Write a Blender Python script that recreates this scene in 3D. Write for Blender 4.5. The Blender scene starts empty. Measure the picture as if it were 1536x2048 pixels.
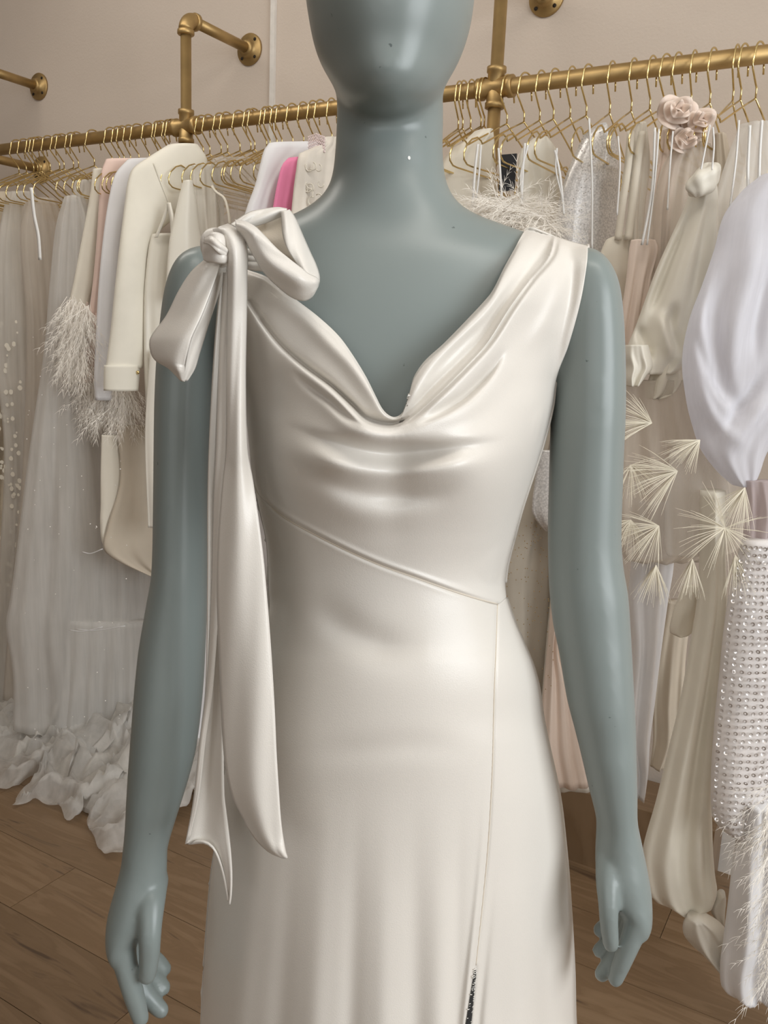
import bpy, bmesh, math, random
import numpy as np
from mathutils import Matrix, Vector, noise as mnoise
PN = mnoise.noise
random.seed(7)
S = bpy.context.scene
COL = S.collection

# ---------------------------------------------------------------- camera
FPX = 1700.0
R = np.array([[0.86070142, 0.12996287, -0.49224254],
              [0.50748172, -0.14174377, 0.84992412],
              [0.04068626, -0.98133499, -0.18795285]])      # camera axes (right, down, forward) in room axes
CAM = np.array([0.0, 0.0, 1.30])
cd = bpy.data.cameras.new('camera'); cam = bpy.data.objects.new('camera', cd); COL.objects.link(cam)
cd.sensor_fit = 'VERTICAL'; cd.sensor_height = 36.0; cd.sensor_width = 27.0
cd.lens = FPX / 2048 * 36.0; cd.clip_start = 0.02; cd.clip_end = 60
cam.matrix_world = Matrix(((R[0][0], -R[0][1], -R[0][2], CAM[0]), (R[1][0], -R[1][1], -R[1][2], CAM[1]),
                           (R[2][0], -R[2][1], -R[2][2], CAM[2]), (0, 0, 0, 1)))
S.camera = cam

# ---------------------------------------------------------------- light and exposure
S.view_settings.view_transform = 'Standard'; S.view_settings.look = 'None'
S.view_settings.exposure = 0.10; S.view_settings.gamma = 1.0; S.view_settings.use_curve_mapping = False
S.cycles.use_denoising = True
S.cycles.transparent_max_bounces = 24
S.cycles.max_bounces = 8
w = bpy.data.worlds.new('daylight'); S.world = w; w.use_nodes = True
w.node_tree.nodes['Background'].inputs[0].default_value = (0.80, 0.88, 1.0, 1)
w.node_tree.nodes['Background'].inputs[1].default_value = 0.17

def area(name, loc, target, sx, sy, power, col):
    l = bpy.data.lights.new(name, 'AREA'); l.shape = 'RECTANGLE'; l.size = sx; l.size_y = sy
    l.energy = power; l.color = col
    o = bpy.data.objects.new(name, l); COL.objects.link(o); o.location = loc
    o.rotation_euler = (Vector(target) - Vector(loc)).to_track_quat('-Z', 'Y').to_euler()
    return o
area('right_window_daylight', (2.45, 0.35, 1.75), (-0.4, 0.7, 1.15), 1.9, 1.7, 70, (0.93, 0.97, 1.0))
area('shopfront_daylight', (0.6, -2.9, 1.9), (-0.8, 1.2, 1.1), 3.4, 1.9, 24, (1.0, 0.97, 0.93))
area('rack_fill_light', (-1.9, 0.95, 2.90), (-1.9, 1.5, 1.2), 1.8, 0.5, 17, (1.0, 0.95, 0.88))  # added overhead fill, no visible fixture, brightens the rack and garments
area('rack_fill_light', (0.3, 0.45, 2.90), (-0.2, 1.3, 1.2), 1.6, 0.5, 17, (1.0, 0.95, 0.88))  # second added fill, for the near end of the rack

# ---------------------------------------------------------------- geometry helpers
def ray(px, py):
    return R @ np.array([px - 768.0, py - 1024.0, FPX])
def at_y(px, py, y):
    d = ray(px, py); t = (y - CAM[1]) / d[1]; return CAM + t * d
FW = np.array([-0.5012, 0.8653, 0.0]); RT = np.array([0.8653, 0.5012, 0.0])
MO = np.array([0, 0, 0.0]) + FW * 0.80            # mannequin's place on the floor
MYAW = math.atan2(RT[1], RT[0])
def PT(px, py, yl):
    """photo direction -> point on the mannequin's own vertical plane y = yl (local axes)"""
    px, py, yl = np.broadcast_arrays(np.asarray(px, float), np.asarray(py, float), np.asarray(yl, float))
    dx = px - 768.0; dy = py - 1024.0
    d = dx[..., None] * R[:, 0] + dy[..., None] * R[:, 1] + FPX * R[:, 2]
    t = (0.80 + yl) / (d @ FW)
    x = t * (d @ RT); z = CAM[2] + t * d[..., 2]
    return np.stack([x, yl + 0 * x, z], -1)
def loc2w(p):
    p = np.asarray(p); return MO + p[..., :1] * RT + p[..., 1:2] * FW + p[..., 2:3] * np.array([0, 0, 1.0])

def link_mesh(name, V, F, mat=None, parent=None, smooth=True):
    me = bpy.data.meshes.new(name)
    V = np.asarray(V, float)
    me.from_pydata(V.tolist(), [], F if isinstance(F, list) else np.asarray(F).tolist())
    me.validate()
    if smooth: me.polygons.foreach_set('use_smooth', [True] * len(me.polygons))
    me.update()
    o = bpy.data.objects.new(name, me); COL.objects.link(o)
    if mat: me.materials.append(mat)
    if parent: o.parent = parent
    return o
def tag(o, label=None, cat=None, group=None, kind=None):
    if label: o['label'] = label
    if cat: o['category'] = cat
    if group: o['group'] = group
    if kind: o['kind'] = kind
    return o
def empty(name, loc=(0, 0, 0), rz=0, label=None, cat=None, group=None, kind=None):
    o = bpy.data.objects.new(name, None); COL.objects.link(o); o.location = loc; o.rotation_euler = (0, 0, rz)
    o.empty_display_size = .05
    return tag(o, label, cat, group, kind)
def gridf(nu, nv, off=0, wrap=False, flip=False):
    F = []
    for j in range(nv - 1):
        for i in range(nu if wrap else nu - 1):
            a = off + j * nu + i; b = off + j * nu + (i + 1) % nu
            c = b + nu; d = a + nu
            F.append((a, d, c, b) if flip else (a, b, c, d))
    return F
def crom(P, n):
    """Catmull-Rom resample of rows P (k x m) to n rows, chord-length spaced on the first two columns"""
    P = np.asarray(P, float); k = len(P)
    if k == 2: t = np.linspace(0, 1, n)[:, None]; return P[0] * (1 - t) + P[1] * t
    seg = np.linalg.norm(np.diff(P[:, :2], axis=0), axis=1) + 1e-6
    T = np.concatenate([[0], np.cumsum(seg)]); out = np.zeros((n, P.shape[1]))
    M = np.zeros_like(P)
    M[1:-1] = (P[2:] - P[:-2]) / (T[2:] - T[:-2])[:, None]
    M[0] = (P[1] - P[0]) / (T[1] - T[0]); M[-1] = (P[-1] - P[-2]) / (T[-1] - T[-2])
    for q, t in enumerate(np.linspace(0, T[-1], n)):
        i = min(max(np.searchsorted(T, t, 'right') - 1, 0), k - 2); h = T[i + 1] - T[i]; s = (t - T[i]) / h
        out[q] = ((2*s**3 - 3*s*s + 1) * P[i] + (s**3 - 2*s*s + s) * h * M[i] + (-2*s**3 + 3*s*s) * P[i+1] + (s**3 - s*s) * h * M[i+1])
    return out
def rows_at(tab, py):
    """smooth interpolation of a table keyed by its first column"""
    tab = np.asarray(tab, float); x = tab[:, 0]; py = np.clip(np.asarray(py, float), x[0], x[-1])
    m = np.zeros_like(tab); m[1:-1] = (tab[2:] - tab[:-2]) / (x[2:] - x[:-2])[:, None]
    if len(tab) > 1:
        m[0] = (tab[1] - tab[0]) / (x[1] - x[0]); m[-1] = (tab[-1] - tab[-2]) / (x[-1] - x[-2])
    i = np.clip(np.searchsorted(x, py, 'right') - 1, 0, len(x) - 2)
    h = (x[i+1] - x[i]); s = (py - x[i]) / h; s_ = s[..., None]; h_ = h[..., None]
    return ((2*s_**3 - 3*s_**2 + 1) * tab[i] + (s_**3 - 2*s_**2 + s_) * h_ * m[i] + (-2*s_**3 + 3*s_**2) * tab[i+1] + (s_**3 - s_**2) * h_ * m[i+1])
def tube_geo(P, r, n=8, caps=True):
    P = np.asarray(P, float); k = len(P); r = np.broadcast_to(np.asarray(r, float), (k,))
    T = np.zeros_like(P); T[1:-1] = P[2:] - P[:-2]; T[0] = P[1] - P[0]; T[-1] = P[-1] - P[-2]
    T /= np.linalg.norm(T, axis=1)[:, None] + 1e-12
    u = np.cross(T[0], [0.31, 0.17, 0.93]); u /= np.linalg.norm(u)
    V = []
    for i in range(k):
        u = u - T[i] * (u @ T[i]); u /= np.linalg.norm(u) + 1e-12; v = np.cross(T[i], u)
        for a in range(n):
            th = 2 * math.pi * a / n; V.append(P[i] + r[i] * (math.cos(th) * u + math.sin(th) * v))
    F = gridf(n, k, wrap=True)
    if caps: F.append(tuple(range(n - 1, -1, -1))); F.append(tuple((k - 1) * n + a for a in range(n)))
    return V, F
class MB:
    def __init__(s): s.V = []; s.F = []
    def add(s, V, F):
        o = len(s.V); s.V += [tuple(v) for v in V]; s.F += [tuple(i + o for i in f) for f in F]
    def tube(s, P, r, n=8): s.add(*tube_geo(P, r, n))
    def box(s, a, b):
        x0, y0, z0 = a; x1, y1, z1 = b
        s.add([(x0,y0,z0),(x1,y0,z0),(x1,y1,z0),(x0,y1,z0),(x0,y0,z1),(x1,y0,z1),(x1,y1,z1),(x0,y1,z1)],
              [(0,3,2,1),(4,5,6,7),(0,1,5,4),(1,2,6,5),(2,3,7,6),(3,0,4,7)])
    def build(s, name, mat, parent=None, smooth=True): return link_mesh(name, s.V, s.F, mat, parent, smooth)

# ---------------------------------------------------------------- materials
def srgb(r, g, b):
    f = lambda c: (c / 255) / 12.92 if c / 255 <= .04045 else ((c / 255 + .055) / 1.055) ** 2.4
    return (f(r), f(g), f(b), 1)
def mat_new(name):
    m = bpy.data.materials.new(name); m.use_nodes = True; nt = m.node_tree
    return m, nt, nt.nodes['Principled BSDF']
def noise(nt, scale, detail=4, coords='Object', vscale=(1, 1, 1), rough=.5):
    tc = nt.nodes.new('ShaderNodeTexCoord'); mp = nt.nodes.new('ShaderNodeMapping'); mp.inputs['Scale'].default_value = vscale
    n = nt.nodes.new('ShaderNodeTexNoise'); n.inputs['Scale'].default_value = scale; n.inputs['Detail'].default_value = detail
    n.inputs['Roughness'].default_value = rough
    nt.links.new(tc.outputs[coords], mp.inputs[0]); nt.links.new(mp.outputs[0], n.inputs['Vector']); return n.outputs['Fac']
def ramp(nt, fac, stops):
    r = nt.nodes.new('ShaderNodeValToRGB'); e = r.color_ramp.elements
    while len(e) < len(stops): e.new(0.5)
    for k, (p, c) in enumerate(stops): e[k].position = p; e[k].color = c
    nt.links.new(fac, r.inputs[0]); return r.outputs['Color']
def bump(nt, bsdf, fac, strength, dist=.002):
    b = nt.nodes.new('ShaderNodeBump'); b.inputs['Strength'].default_value = strength; b.inputs['Distance'].default_value = dist
    nt.links.new(fac, b.inputs['Height']); nt.links.new(b.outputs[0], bsdf.inputs['Normal'])
def cloth(name, col, rough=.6, sheen=.2, spec=.3, var=.06, weave=900, bstr=.15, alpha=None, trans=0.0):
    m, nt, b = mat_new(name)
    c = np.array(srgb(*col)[:3]); lo = tuple(c * (1 - var)) + (1,); hi = tuple(np.minimum(c * (1 + var), 1)) + (1,)
    nt.links.new(ramp(nt, noise(nt, 9, 3), [(.3, lo), (.7, hi)]), b.inputs['Base Color'])
    b.inputs['Roughness'].default_value = rough; b.inputs['Specular IOR Level'].default_value = spec
    b.inputs['Sheen Weight'].default_value = sheen; b.inputs['Sheen Roughness'].default_value = .4
    bump(nt, b, noise(nt, weave, 2), bstr, .0006)
    if alpha is not None:
        out = nt.nodes['Material Output']; tr = nt.nodes.new('ShaderNodeBsdfTransparent'); mx = nt.nodes.new('ShaderNodeMixShader')
        tl = nt.nodes.new('ShaderNodeBsdfTranslucent'); tl.inputs[0].default_value = tuple(c) + (1,)
        m2 = nt.nodes.new('ShaderNodeMixShader'); m2.inputs[0].default_value = .35
        nt.links.new(b.outputs[0], m2.inputs[1]); nt.links.new(tl.outputs[0], m2.inputs[2])
        f = ramp(nt, noise(nt, 14, 3, vscale=(3.5, 3.5, .25)), [(.3, (alpha * .86,) * 3 + (1,)), (.7, (min(alpha * 1.12, 1),) * 3 + (1,))])
        nt.links.new(f, mx.inputs[0]); nt.links.new(tr.outputs[0], mx.inputs[1]); nt.links.new(m2.outputs[0], mx.inputs[2])
        nt.links.new(mx.outputs[0], out.inputs['Surface'])
    return m
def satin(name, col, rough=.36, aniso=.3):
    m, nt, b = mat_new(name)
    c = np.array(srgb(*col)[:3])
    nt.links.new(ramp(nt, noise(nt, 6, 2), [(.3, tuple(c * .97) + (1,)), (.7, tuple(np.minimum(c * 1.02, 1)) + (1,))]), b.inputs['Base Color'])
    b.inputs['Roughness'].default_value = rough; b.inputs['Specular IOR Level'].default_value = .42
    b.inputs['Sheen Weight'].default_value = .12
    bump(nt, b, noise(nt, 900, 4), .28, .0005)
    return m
def gold(name, col, rough, metal=1.0):
    m, nt, b = mat_new(name); c = np.array(srgb(*col)[:3])
    nt.links.new(ramp(nt, noise(nt, 25, 4), [(.3, tuple(c * .88) + (1,)), (.7, tuple(np.minimum(c * 1.08, 1)) + (1,))]), b.inputs['Base Color'])
    b.inputs['Metallic'].default_value = metal; b.inputs['Roughness'].default_value = rough
    bump(nt, b, noise(nt, 300, 3), .05, .0005)
    return m
def plain(name, col, rough=.5, metal=0.0, emit=None):
    m, nt, b = mat_new(name); c = srgb(*col)
    n = noise(nt, 40, 3); cc = np.array(c[:3])
    nt.links.new(ramp(nt, n, [(.3, tuple(cc * .93) + (1,)), (.7, tuple(np.minimum(cc * 1.05, 1)) + (1,))]), b.inputs['Base Color'])
    b.inputs['Roughness'].default_value = rough; b.inputs['Metallic'].default_value = metal
    return m
# mannequin paint: blue grey enamel with small scuffs
m_skin, nt, b = mat_new('blue_grey_enamel')
sc = ramp(nt, noise(nt, 150, 2, rough=.4), [(.20, (.09, .11, .11, 1)), (.235, srgb(129, 138, 136))])
sc2 = ramp(nt, noise(nt, 3, 3), [(.3, (.94, .95, .95, 1)), (.7, (1, 1, 1, 1))])
mx = nt.nodes.new('ShaderNodeMix'); mx.data_type = 'RGBA'; mx.blend_type = 'MULTIPLY'; mx.inputs[0].default_value = 1
nt.links.new(sc, mx.inputs[6]); nt.links.new(sc2, mx.inputs[7]); nt.links.new(mx.outputs[2], b.inputs['Base Color'])
b.inputs['Roughness'].default_value = .34; b.inputs['Specular IOR Level'].default_value = .45
bump(nt, b, noise(nt, 500, 2), .03, .0004)
m_satin = satin('ivory_satin', (217, 212, 204), .33)
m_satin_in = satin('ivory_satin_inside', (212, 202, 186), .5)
m_pipe = gold('brushed_brass_pipe', (176, 148, 100), .46, .8)
m_wire = gold('polished_brass_wire', (226, 203, 146), .2)
m_wall, nt, b = mat_new('beige_wall_paint')
nt.links.new(ramp(nt, noise(nt, 2.2, 4), [(.3, srgb(196, 183, 170)), (.7, srgb(203, 190, 177))]), b.inputs['Base Color'])
b.inputs['Roughness'].default_value = .8; bump(nt, b, noise(nt, 160, 5), .35, .002)
m_white = plain('white_gloss_trim', (216, 211, 204), .45)
m_ceil = plain('white_ceiling_paint', (225, 221, 214), .9)
m_oak, nt, b = mat_new('oak_plank')
oi = nt.nodes.new('ShaderNodeObjectInfo'); tc = nt.nodes.new('ShaderNodeTexCoord'); ad = nt.nodes.new('ShaderNodeVectorMath')
sc_ = nt.nodes.new('ShaderNodeVectorMath'); sc_.operation = 'SCALE'; sc_.inputs[3].default_value = 37.0
nt.links.new(oi.outputs['Location'], sc_.inputs[0]); nt.links.new(tc.outputs['Object'], ad.inputs[0]); nt.links.new(sc_.outputs[0], ad.inputs[1])
mp = nt.nodes.new('ShaderNodeMapping'); mp.inputs['Scale'].default_value = (1.3, 11, 1); nt.links.new(ad.outputs[0], mp.inputs[0])
wv = nt.nodes.new('ShaderNodeTexNoise'); wv.inputs['Scale'].default_value = 2.1; wv.inputs['Detail'].default_value = 6
wv.inputs['Distortion'].default_value = 1.6
nt.links.new(mp.outputs[0], wv.inputs['Vector'])
c1 = ramp(nt, wv.outputs['Fac'], [(.28, srgb(92, 72, 54)), (.38, srgb(132, 107, 80)), (.5, srgb(126, 101, 74)), (.56, srgb(135, 110, 83)), (.75, srgb(144, 119, 92))])
c2 = ramp(nt, oi.outputs['Random'], [(0, (.82, .82, .82, 1)), (1, (1.0, 1.0, 1.0, 1))])
mx = nt.nodes.new('ShaderNodeMix'); mx.data_type = 'RGBA'; mx.blend_type = 'MULTIPLY'; mx.inputs[0].default_value = 1
nt.links.new(c1, mx.inputs[6]); nt.links.new(c2, mx.inputs[7]); nt.links.new(mx.outputs[2], b.inputs['Base Color'])
b.inputs['Roughness'].default_value = .42; bump(nt, b, wv.outputs['Fac'], .12, .001)

# ---------------------------------------------------------------- the room
WY = 2.21                      # back wall
XL, XR, YF, ZC = -4.6, 2.6, -3.1, 2.95
def struct_box(name, a, b_, mat, label=None):
    m = MB(); m.box(a, b_); o = m.build(name, mat, smooth=False); o['kind'] = 'structure'
    if label: o['label'] = label
    return o
floor = struct_box('floor', (XL, YF, -.06), (XR, WY, -.004), plain('subfloor', (70, 50, 34), .8), 'brown oak plank floor')
struct_box('wall_back', (XL, WY, 0), (XR, WY + .1, ZC), m_wall, 'warm beige painted wall behind the brass rail')
struct_box('wall_left', (XL - .1, YF, 0), (XL, WY + .1, ZC), m_wall, 'warm beige side wall')
struct_box('ceiling', (XL - .1, YF - .1, ZC), (XR + .1, WY + .1, ZC + .08), m_ceil, 'white ceiling')
# right wall with a window opening, front wall with a shop window opening
def holed(name, axis, c0, c1, lo, hi, h0, h1, z0, z1, mat):
    m = MB()
    def bx(a0, a1, za, zb):
        if axis == 'x': m.box((c0, a0, za), (c1, a1, zb))
        else: m.box((a0, c0, za), (a1, c1, zb))
    bx(lo, h0, 0, ZC); bx(h1, hi, 0, ZC); bx(h0, h1, 0, z0); bx(h0, h1, z1, ZC)
    o = m.build(name, mat, smooth=False); o['kind'] = 'structure'; return o
holed('wall_right', 'x', XR, XR + .1, YF, WY + .1, -.7, 1.4, .85, 2.65, m_wall)['label'] = 'beige side wall with a window'
holed('wall_front', 'y', YF - .1, YF, XL, XR, -1.3, 2.4, .8, 2.85, m_wall)['label'] = 'beige wall with the shop window'
bb = struct_box('baseboard_back', (XL, WY - .016, 0), (XR, WY, .11), m_white, 'white baseboard under the rack')
struct_box('baseboard_left', (XL, YF, 0), (XL + .016, WY - .016, .11), m_white, 'white baseboard on the side wall')
struct_box('trim_1', (-1.738, WY - .010, .11), (-1.722, WY, ZC), m_white, 'narrow white vertical strip on the beige wall')
# floor planks, each one a piece of the floor
PW, PL = .185, 1.75
pm = MB(); pm.box((-PL/2 + .0007, -PW/2 + .0007, -.004), (PL/2 - .0007, PW/2 - .0007, 0))
pme = None
row = 0; y = WY - PW/2
while y > -1.4:
    x = XL + PL/2 - (row * .67 % 1) * PL * .8
    while x < 1.9:
        if x - PL/2 > XL - PL:
            if pme is None:
                o = pm.build('plank', m_oak, floor, smooth=False); pme = o.data
            else:
                o = bpy.data.objects.new('plank', pme); COL.objects.link(o); o.parent = floor
            xs = max(x - PL/2, XL); xe = min(x + PL/2, XR)
            o.location = ((xs + xe)/2, y, 0); o.scale = ((xe - xs)/PL, 1, 1)
        x += PL
    y -= PW; row += 1

# ---------------------------------------------------------------- brass pipe rack
RY, RZ, RR = WY - .28, 1.900, .0175
rack = empty('garment_rack', (-1.82, RY, 0), 0, 'long brass pipe clothes rail on uprights fixed to the beige wall', 'rack')
def rl(p): return (p[0] + 1.82, p[1] - RY, p[2])
def rtube(name, P, r, n=20, lab=None):
    m = MB(); m.tube([rl(p) for p in P], r, n); o = m.build(name, m_pipe, rack)
    if lab: o['label'] = lab
    return o
rtube('rail', [(-3.9, RY, RZ), (0.55, RY, RZ)], RR, 24)
m_dark = plain('dark_recess', (38, 28, 18), .8)
UX = [-2.80, -1.822, -0.868, 0.1]
def ring_steps(c, axis, prof, n=24):
    """turned fitting: prof = [(t, r)] along axis"""
    c = np.array(c); ax = np.array(axis, float); u = np.cross(ax, [.3, .5, .81]); u /= np.linalg.norm(u); v = np.cross(ax, u)
    V = []
    for t, r in prof:
        for a in range(n):
            th = 2*math.pi*a/n; V.append(rl(c + ax*t + r*(math.cos(th)*u + math.sin(th)*v)))
    k = len(prof); F = gridf(n, k, wrap=True) + [tuple(range(n-1, -1, -1)), tuple((k-1)*n + a for a in range(n))]
    return V, F
for ux in UX:
    zt = 2.185
    rtube('upright', [(ux, RY, .02), (ux, RY, zt - .02)], .0150)
    arc = [(ux, RY + .032 * (1 - math.cos(a)), zt - .032 + .032 * math.sin(a)) for a in np.linspace(0, math.pi/2, 9)]
    m = MB(); m.tube([rl(p) for p in arc], .0205, 20)
    m.add(*ring_steps((ux, RY, zt - .045), (0, 0, 1), [(0, .0215), (.002, .0235), (.012, .0235), (.014, .021)]))
    m.add(*ring_steps((ux, RY + .030, zt), (0, 1, 0), [(0, .021), (.002, .0235), (.012, .0235), (.014, .0215)]))
    m.build('elbow', m_pipe, rack)
    rtube('wall_arm', [(ux, RY + .03, zt), (ux, WY - .005, zt)], .0150)
    for zz in ((zt,) if ux != UX[0] else (zt, RZ)):
        m = MB(); m.add(*ring_steps((ux, WY, zz), (0, -1, 0), [(0, .046), (.006, .046), (.008, .044), (.009, .028), (.022, .024), (.026, .0235), (.027, .015)], 32))
        fl = m.build('flange', m_pipe, rack)
        for q in range(4):
            h = MB(); a = math.pi/4 + q*math.pi/2
            h.add(*ring_steps((ux + .035*math.cos(a), WY - .0085, zz + .035*math.sin(a)), (0, -1, 0), [(0, .0048), (.0012, .0048)], 12))
            h.build('screw_hole', m_dark, fl)
    if ux == UX[0]: rtube('wall_arm', [(ux, RY, RZ), (ux, WY - .005, RZ)], .0150)
    # cross fitting on the rail
    m = MB()
    m.add(*ring_steps((ux - .045, RY, RZ), (1, 0, 0), [(0, .021), (.001, .0245), (.014, .0245), (.016, .0215), (.074, .0215), (.076, .0245), (.089, .0245), (.090, .021)]))
    m.add(*ring_steps((ux, RY, RZ - .045), (0, 0, 1), [(0, .018), (.001, .0225), (.012, .0225), (.014, .0195), (.076, .0195), (.078, .0225), (.089, .0225), (.090, .018)]))
    m.build('cross_fitting', m_pipe, rack)
    m = MB(); m.add(*ring_steps((ux, RY, 0), (0, 0, 1), [(0, .045), (.006, .045), (.009, .026), (.022, .023), (.024, .015)]))
    m.build('floor_flange', m_pipe, rack)

# ---------------------------------------------------------------- mannequin
TOR = [  # py, left px, right px, centre depth, half depth
 (300,668,888,.024,.047),(350,664,890,.021,.050),(378,655,899,.020,.055),(404,630,915,.020,.058),(417,608,933,.019,.060),(430,580,958,.018,.058),
 (445,535,1003,.018,.060),(462,478,1056,.018,.063),(480,425,1112,.017,.065),(500,392,1170,.015,.068),(530,388,1185,.012,.071),(580,400,1170,.009,.077),
 (640,425,1150,.005,.083),(700,452,1128,.003,.089),(760,485,1104,.000,.095),(830,503,1092,.000,.103),(900,508,1072,.000,.102),(960,512,1050,.000,.094),
 (1080,542,1016,.002,.080),(1170,548,1002,.004,.076),(1250,532,1028,.006,.082),(1330,507,1056,.008,.092),(1420,482,1074,.010,.100),(1500,468,1082,.012,.102),
 (1600,470,1078,.012,.098)]
def loft(rings, n=48, p=1.0, kpow=1.0):
    V = []
    for py, xl, xr, yc, d in rings:
        L = PT(xl, py, yc); Rr = PT(xr, py, yc); c = (L + Rr)/2; u = (Rr - L)/2
        for a in range(n):
            th = 2*math.pi*a/n; cc, ss = math.cos(th), math.sin(th)
            kk = 1 + .9*math.exp(-((py - 490)/85)**2) if kpow == 0 else kpow
            cc = math.copysign(abs(cc)**p, cc); ss = math.copysign(abs(ss)**kk, ss)
            V.append(c + u*cc + np.array([0, d*ss, 0]))
    k = len(rings)
    return V, gridf(n, k, wrap=True) + [tuple(range(n-1, -1, -1)), tuple((k-1)*n + a for a in range(n))]
body = MB()
tr = rows_at(TOR, np.linspace(300, 1600, 120)); body.add(*loft([tuple([p] + list(t[1:])) for p, t in zip(np.linspace(300, 1600, 120), tr)], kpow=0))
# neck
body.add(*loft([(150,690,870,.034,.042),(200,672,888,.031,.044),(234,671,890,.029,.045),(286,670,887,.025,.047),(330,667,887,.020,.052)]))
# head: a smooth faceless egg
HD = [(-268,772,800,.012,.012),(-262,735,838,.011,.035),(-240,690,880,.010,.060),(-205,650,915,.009,.078),(-160,623,939,.007,.090),(-110,609,952,.004,.098),
      (-50,606,954,.000,.102),(0,611,949,-.003,.102),(52,619,943,-.006,.100),(104,630,927,-.010,.094),(130,642,915,-.012,.088),(156,658,898,-.015,.081),
      (175,672,885,-.024,.076),(192,683,870,-.031,.068),(205,700,851,-.038,.058),(214,719,831,-.043,.046),(221,740,809,-.047,.031),(225,763,786,-.049,.014)]
hp = np.array(HD); hh = crom(np.array([[0, r[0]] + list(r[1:]) for r in HD]), 70)
body.add(*loft([(r[1], r[2], r[3], r[4], r[5]) for r in hh], 56))
def arm(tab, d0):
    """tab: py, outer px, inner px, depth, half thickness in depth"""
    pys = np.linspace(tab[0][0], tab[-1][0], 90); t = rows_at(tab, pys)
    body.add(*loft([(p, min(a[1], a[2]), max(a[1], a[2]), a[3], a[4]) for p, a in zip(pys, t)], 36))
arm([(492,392,425,.010,.022),(505,366,445,.010,.036),(530,349,452,.009,.045),(570,335,452,.008,.049),(620,327,448,.006,.050),(700,319,440,.004,.049),(770,315,433,.002,.047),(850,313,428,.000,.045),
     (1000,311,420,-.004,.043),(1100,309,416,-.008,.041),(1150,306,414,-.010,.041),(1200,297,413,-.012,.041),(1300,280,409,-.018,.041),(1400,270,403,-.026,.040),(1500,262,391,-.034,.037),
     (1550,258,379,-.038,.034),(1600,255,364,-.042,.031),(1650,252,348,-.046,.027),(1700,247,334,-.050,.024),(1730,243,333,-.052,.024),(1780,230,331,-.056,.027),(1820,219,326,-.058,.031),(1850,216,300,-.058,.034),(1875,219,282,-.058,.035),(1890,226,274,-.058,.033)], 0)
arm([(494,1150,1185,.010,.020),(505,1125,1202,.010,.034),(532,1112,1221,.009,.045),(566,1108,1235,.008,.049),(607,1106,1241,.006,.050),(670,1105,1246,.004,.050),(795,1104,1248,.000,.047),
     (905,1101,1244,-.002,.044),(1009,1098,1241,-.004,.042),(1079,1097,1240,-.006,.041),(1131,1098,1244,-.008,.041),(1184,1100,1253,-.010,.042),(1254,1108,1258,-.013,.042),(1306,1119,1261,-.017,.041),(1400,1135,1266,-.024,.039),
     (1463,1151,1269,-.028,.036),(1511,1163,1270,-.032,.034),(1580,1179,1272,-.036,.030),(1637,1193,1273,-.040,.026),(1663,1194,1278,-.042,.025),(1700,1192,1286,-.044,.026),(1740,1193,1294,-.046,.029),(1780,1205,1300,-.046,.032),(1805,1225,1300,-.046,.034),(1827,1240,1298,-.046,.034),(1842,1250,1290,-.046,.032)], 0)
def finger(P, rpx):
    """P: (px, py, depth); radius in px at that depth"""
    P = crom(np.array(P, float), 22); r = np.interp(np.linspace(0, 1, 22), np.linspace(0, 1, len(rpx)), rpx)
    pts = PT(P[:, 0], P[:, 1], P[:, 2]); rad = r/FPX*(.80 + P[:, 2])*1.06 + .0012
    # round tip
    T = pts[-1] - pts[-2]; T /= np.linalg.norm(T); rt = rad[-1]
    ex = [pts[-1] + T*rt*math.sin(a) for a in (.5, .9, 1.25, 1.5)]; er = [rt*math.cos(a) for a in (.5, .9, 1.25, 1.5)]
    T0 = pts[1] - pts[0]; T0 /= np.linalg.norm(T0); r0 = rad[0]
    bx_ = [pts[0] - T0*r0*math.sin(a) for a in (1.5, 1.25, .9, .5)]; br = [r0*math.cos(a) for a in (1.5, 1.25, .9, .5)]
    body.tube(np.vstack([bx_, pts, ex]), np.concatenate([br, rad, er]), 18)
# hand at the photo's left: thumb, index, middle, ring, little
finger([(306,1760,-.050),(302,1805,-.072),(300,1870,-.088),(298,1920,-.090),(294,1950,-.090)], [30,27,22,20,17])
finger([(245,1850,-.072),(246,1900,-.080),(258,1955,-.084),(272,2005,-.086),(281,2036,-.086)], [27,25,22,20,16])
finger([(252,1850,-.050),(262,1925,-.058),(283,1975,-.062),(305,2004,-.064),(322,2020,-.066)], [26,22,20,18.5,15])
finger([(256,1850,-.034),(270,1910,-.040),(290,1945,-.044),(312,1962,-.046),(326,1975,-.048)], [24,20,18,17,14.5])
finger([(260,1845,-.018),(276,1885,-.024),(296,1908,-.028),(315,1922,-.030),(329,1937,-.032)], [22,17,16,15,13])
# hand at the photo's right
finger([(1218,1720,-.052),(1216,1770,-.066),(1217,1820,-.076),(1219,1860,-.078),(1222,1888,-.078)], [26,23,19,17,14.5])
finger([(1275,1800,-.058),(1276,1830,-.066),(1265,1872,-.070),(1250,1910,-.072),(1236,1945,-.072),(1231,1958,-.072)], [26,24,21,19,17,14])
finger([(1270,1800,-.038),(1262,1850,-.046),(1245,1890,-.050),(1222,1925,-.054),(1204,1948,-.056)], [24,20,18,16.5,14])
finger([(1265,1795,-.022),(1255,1840,-.028),(1237,1870,-.032),(1214,1890,-.036),(1199,1901,-.038)], [22,18,16,15,13])
finger([(1262,1785,-.008),(1250,1815,-.012),(1232,1838,-.016),(1212,1850,-.020),(1199,1860,-.022)], [20,16,14.5,13.5,12])
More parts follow.
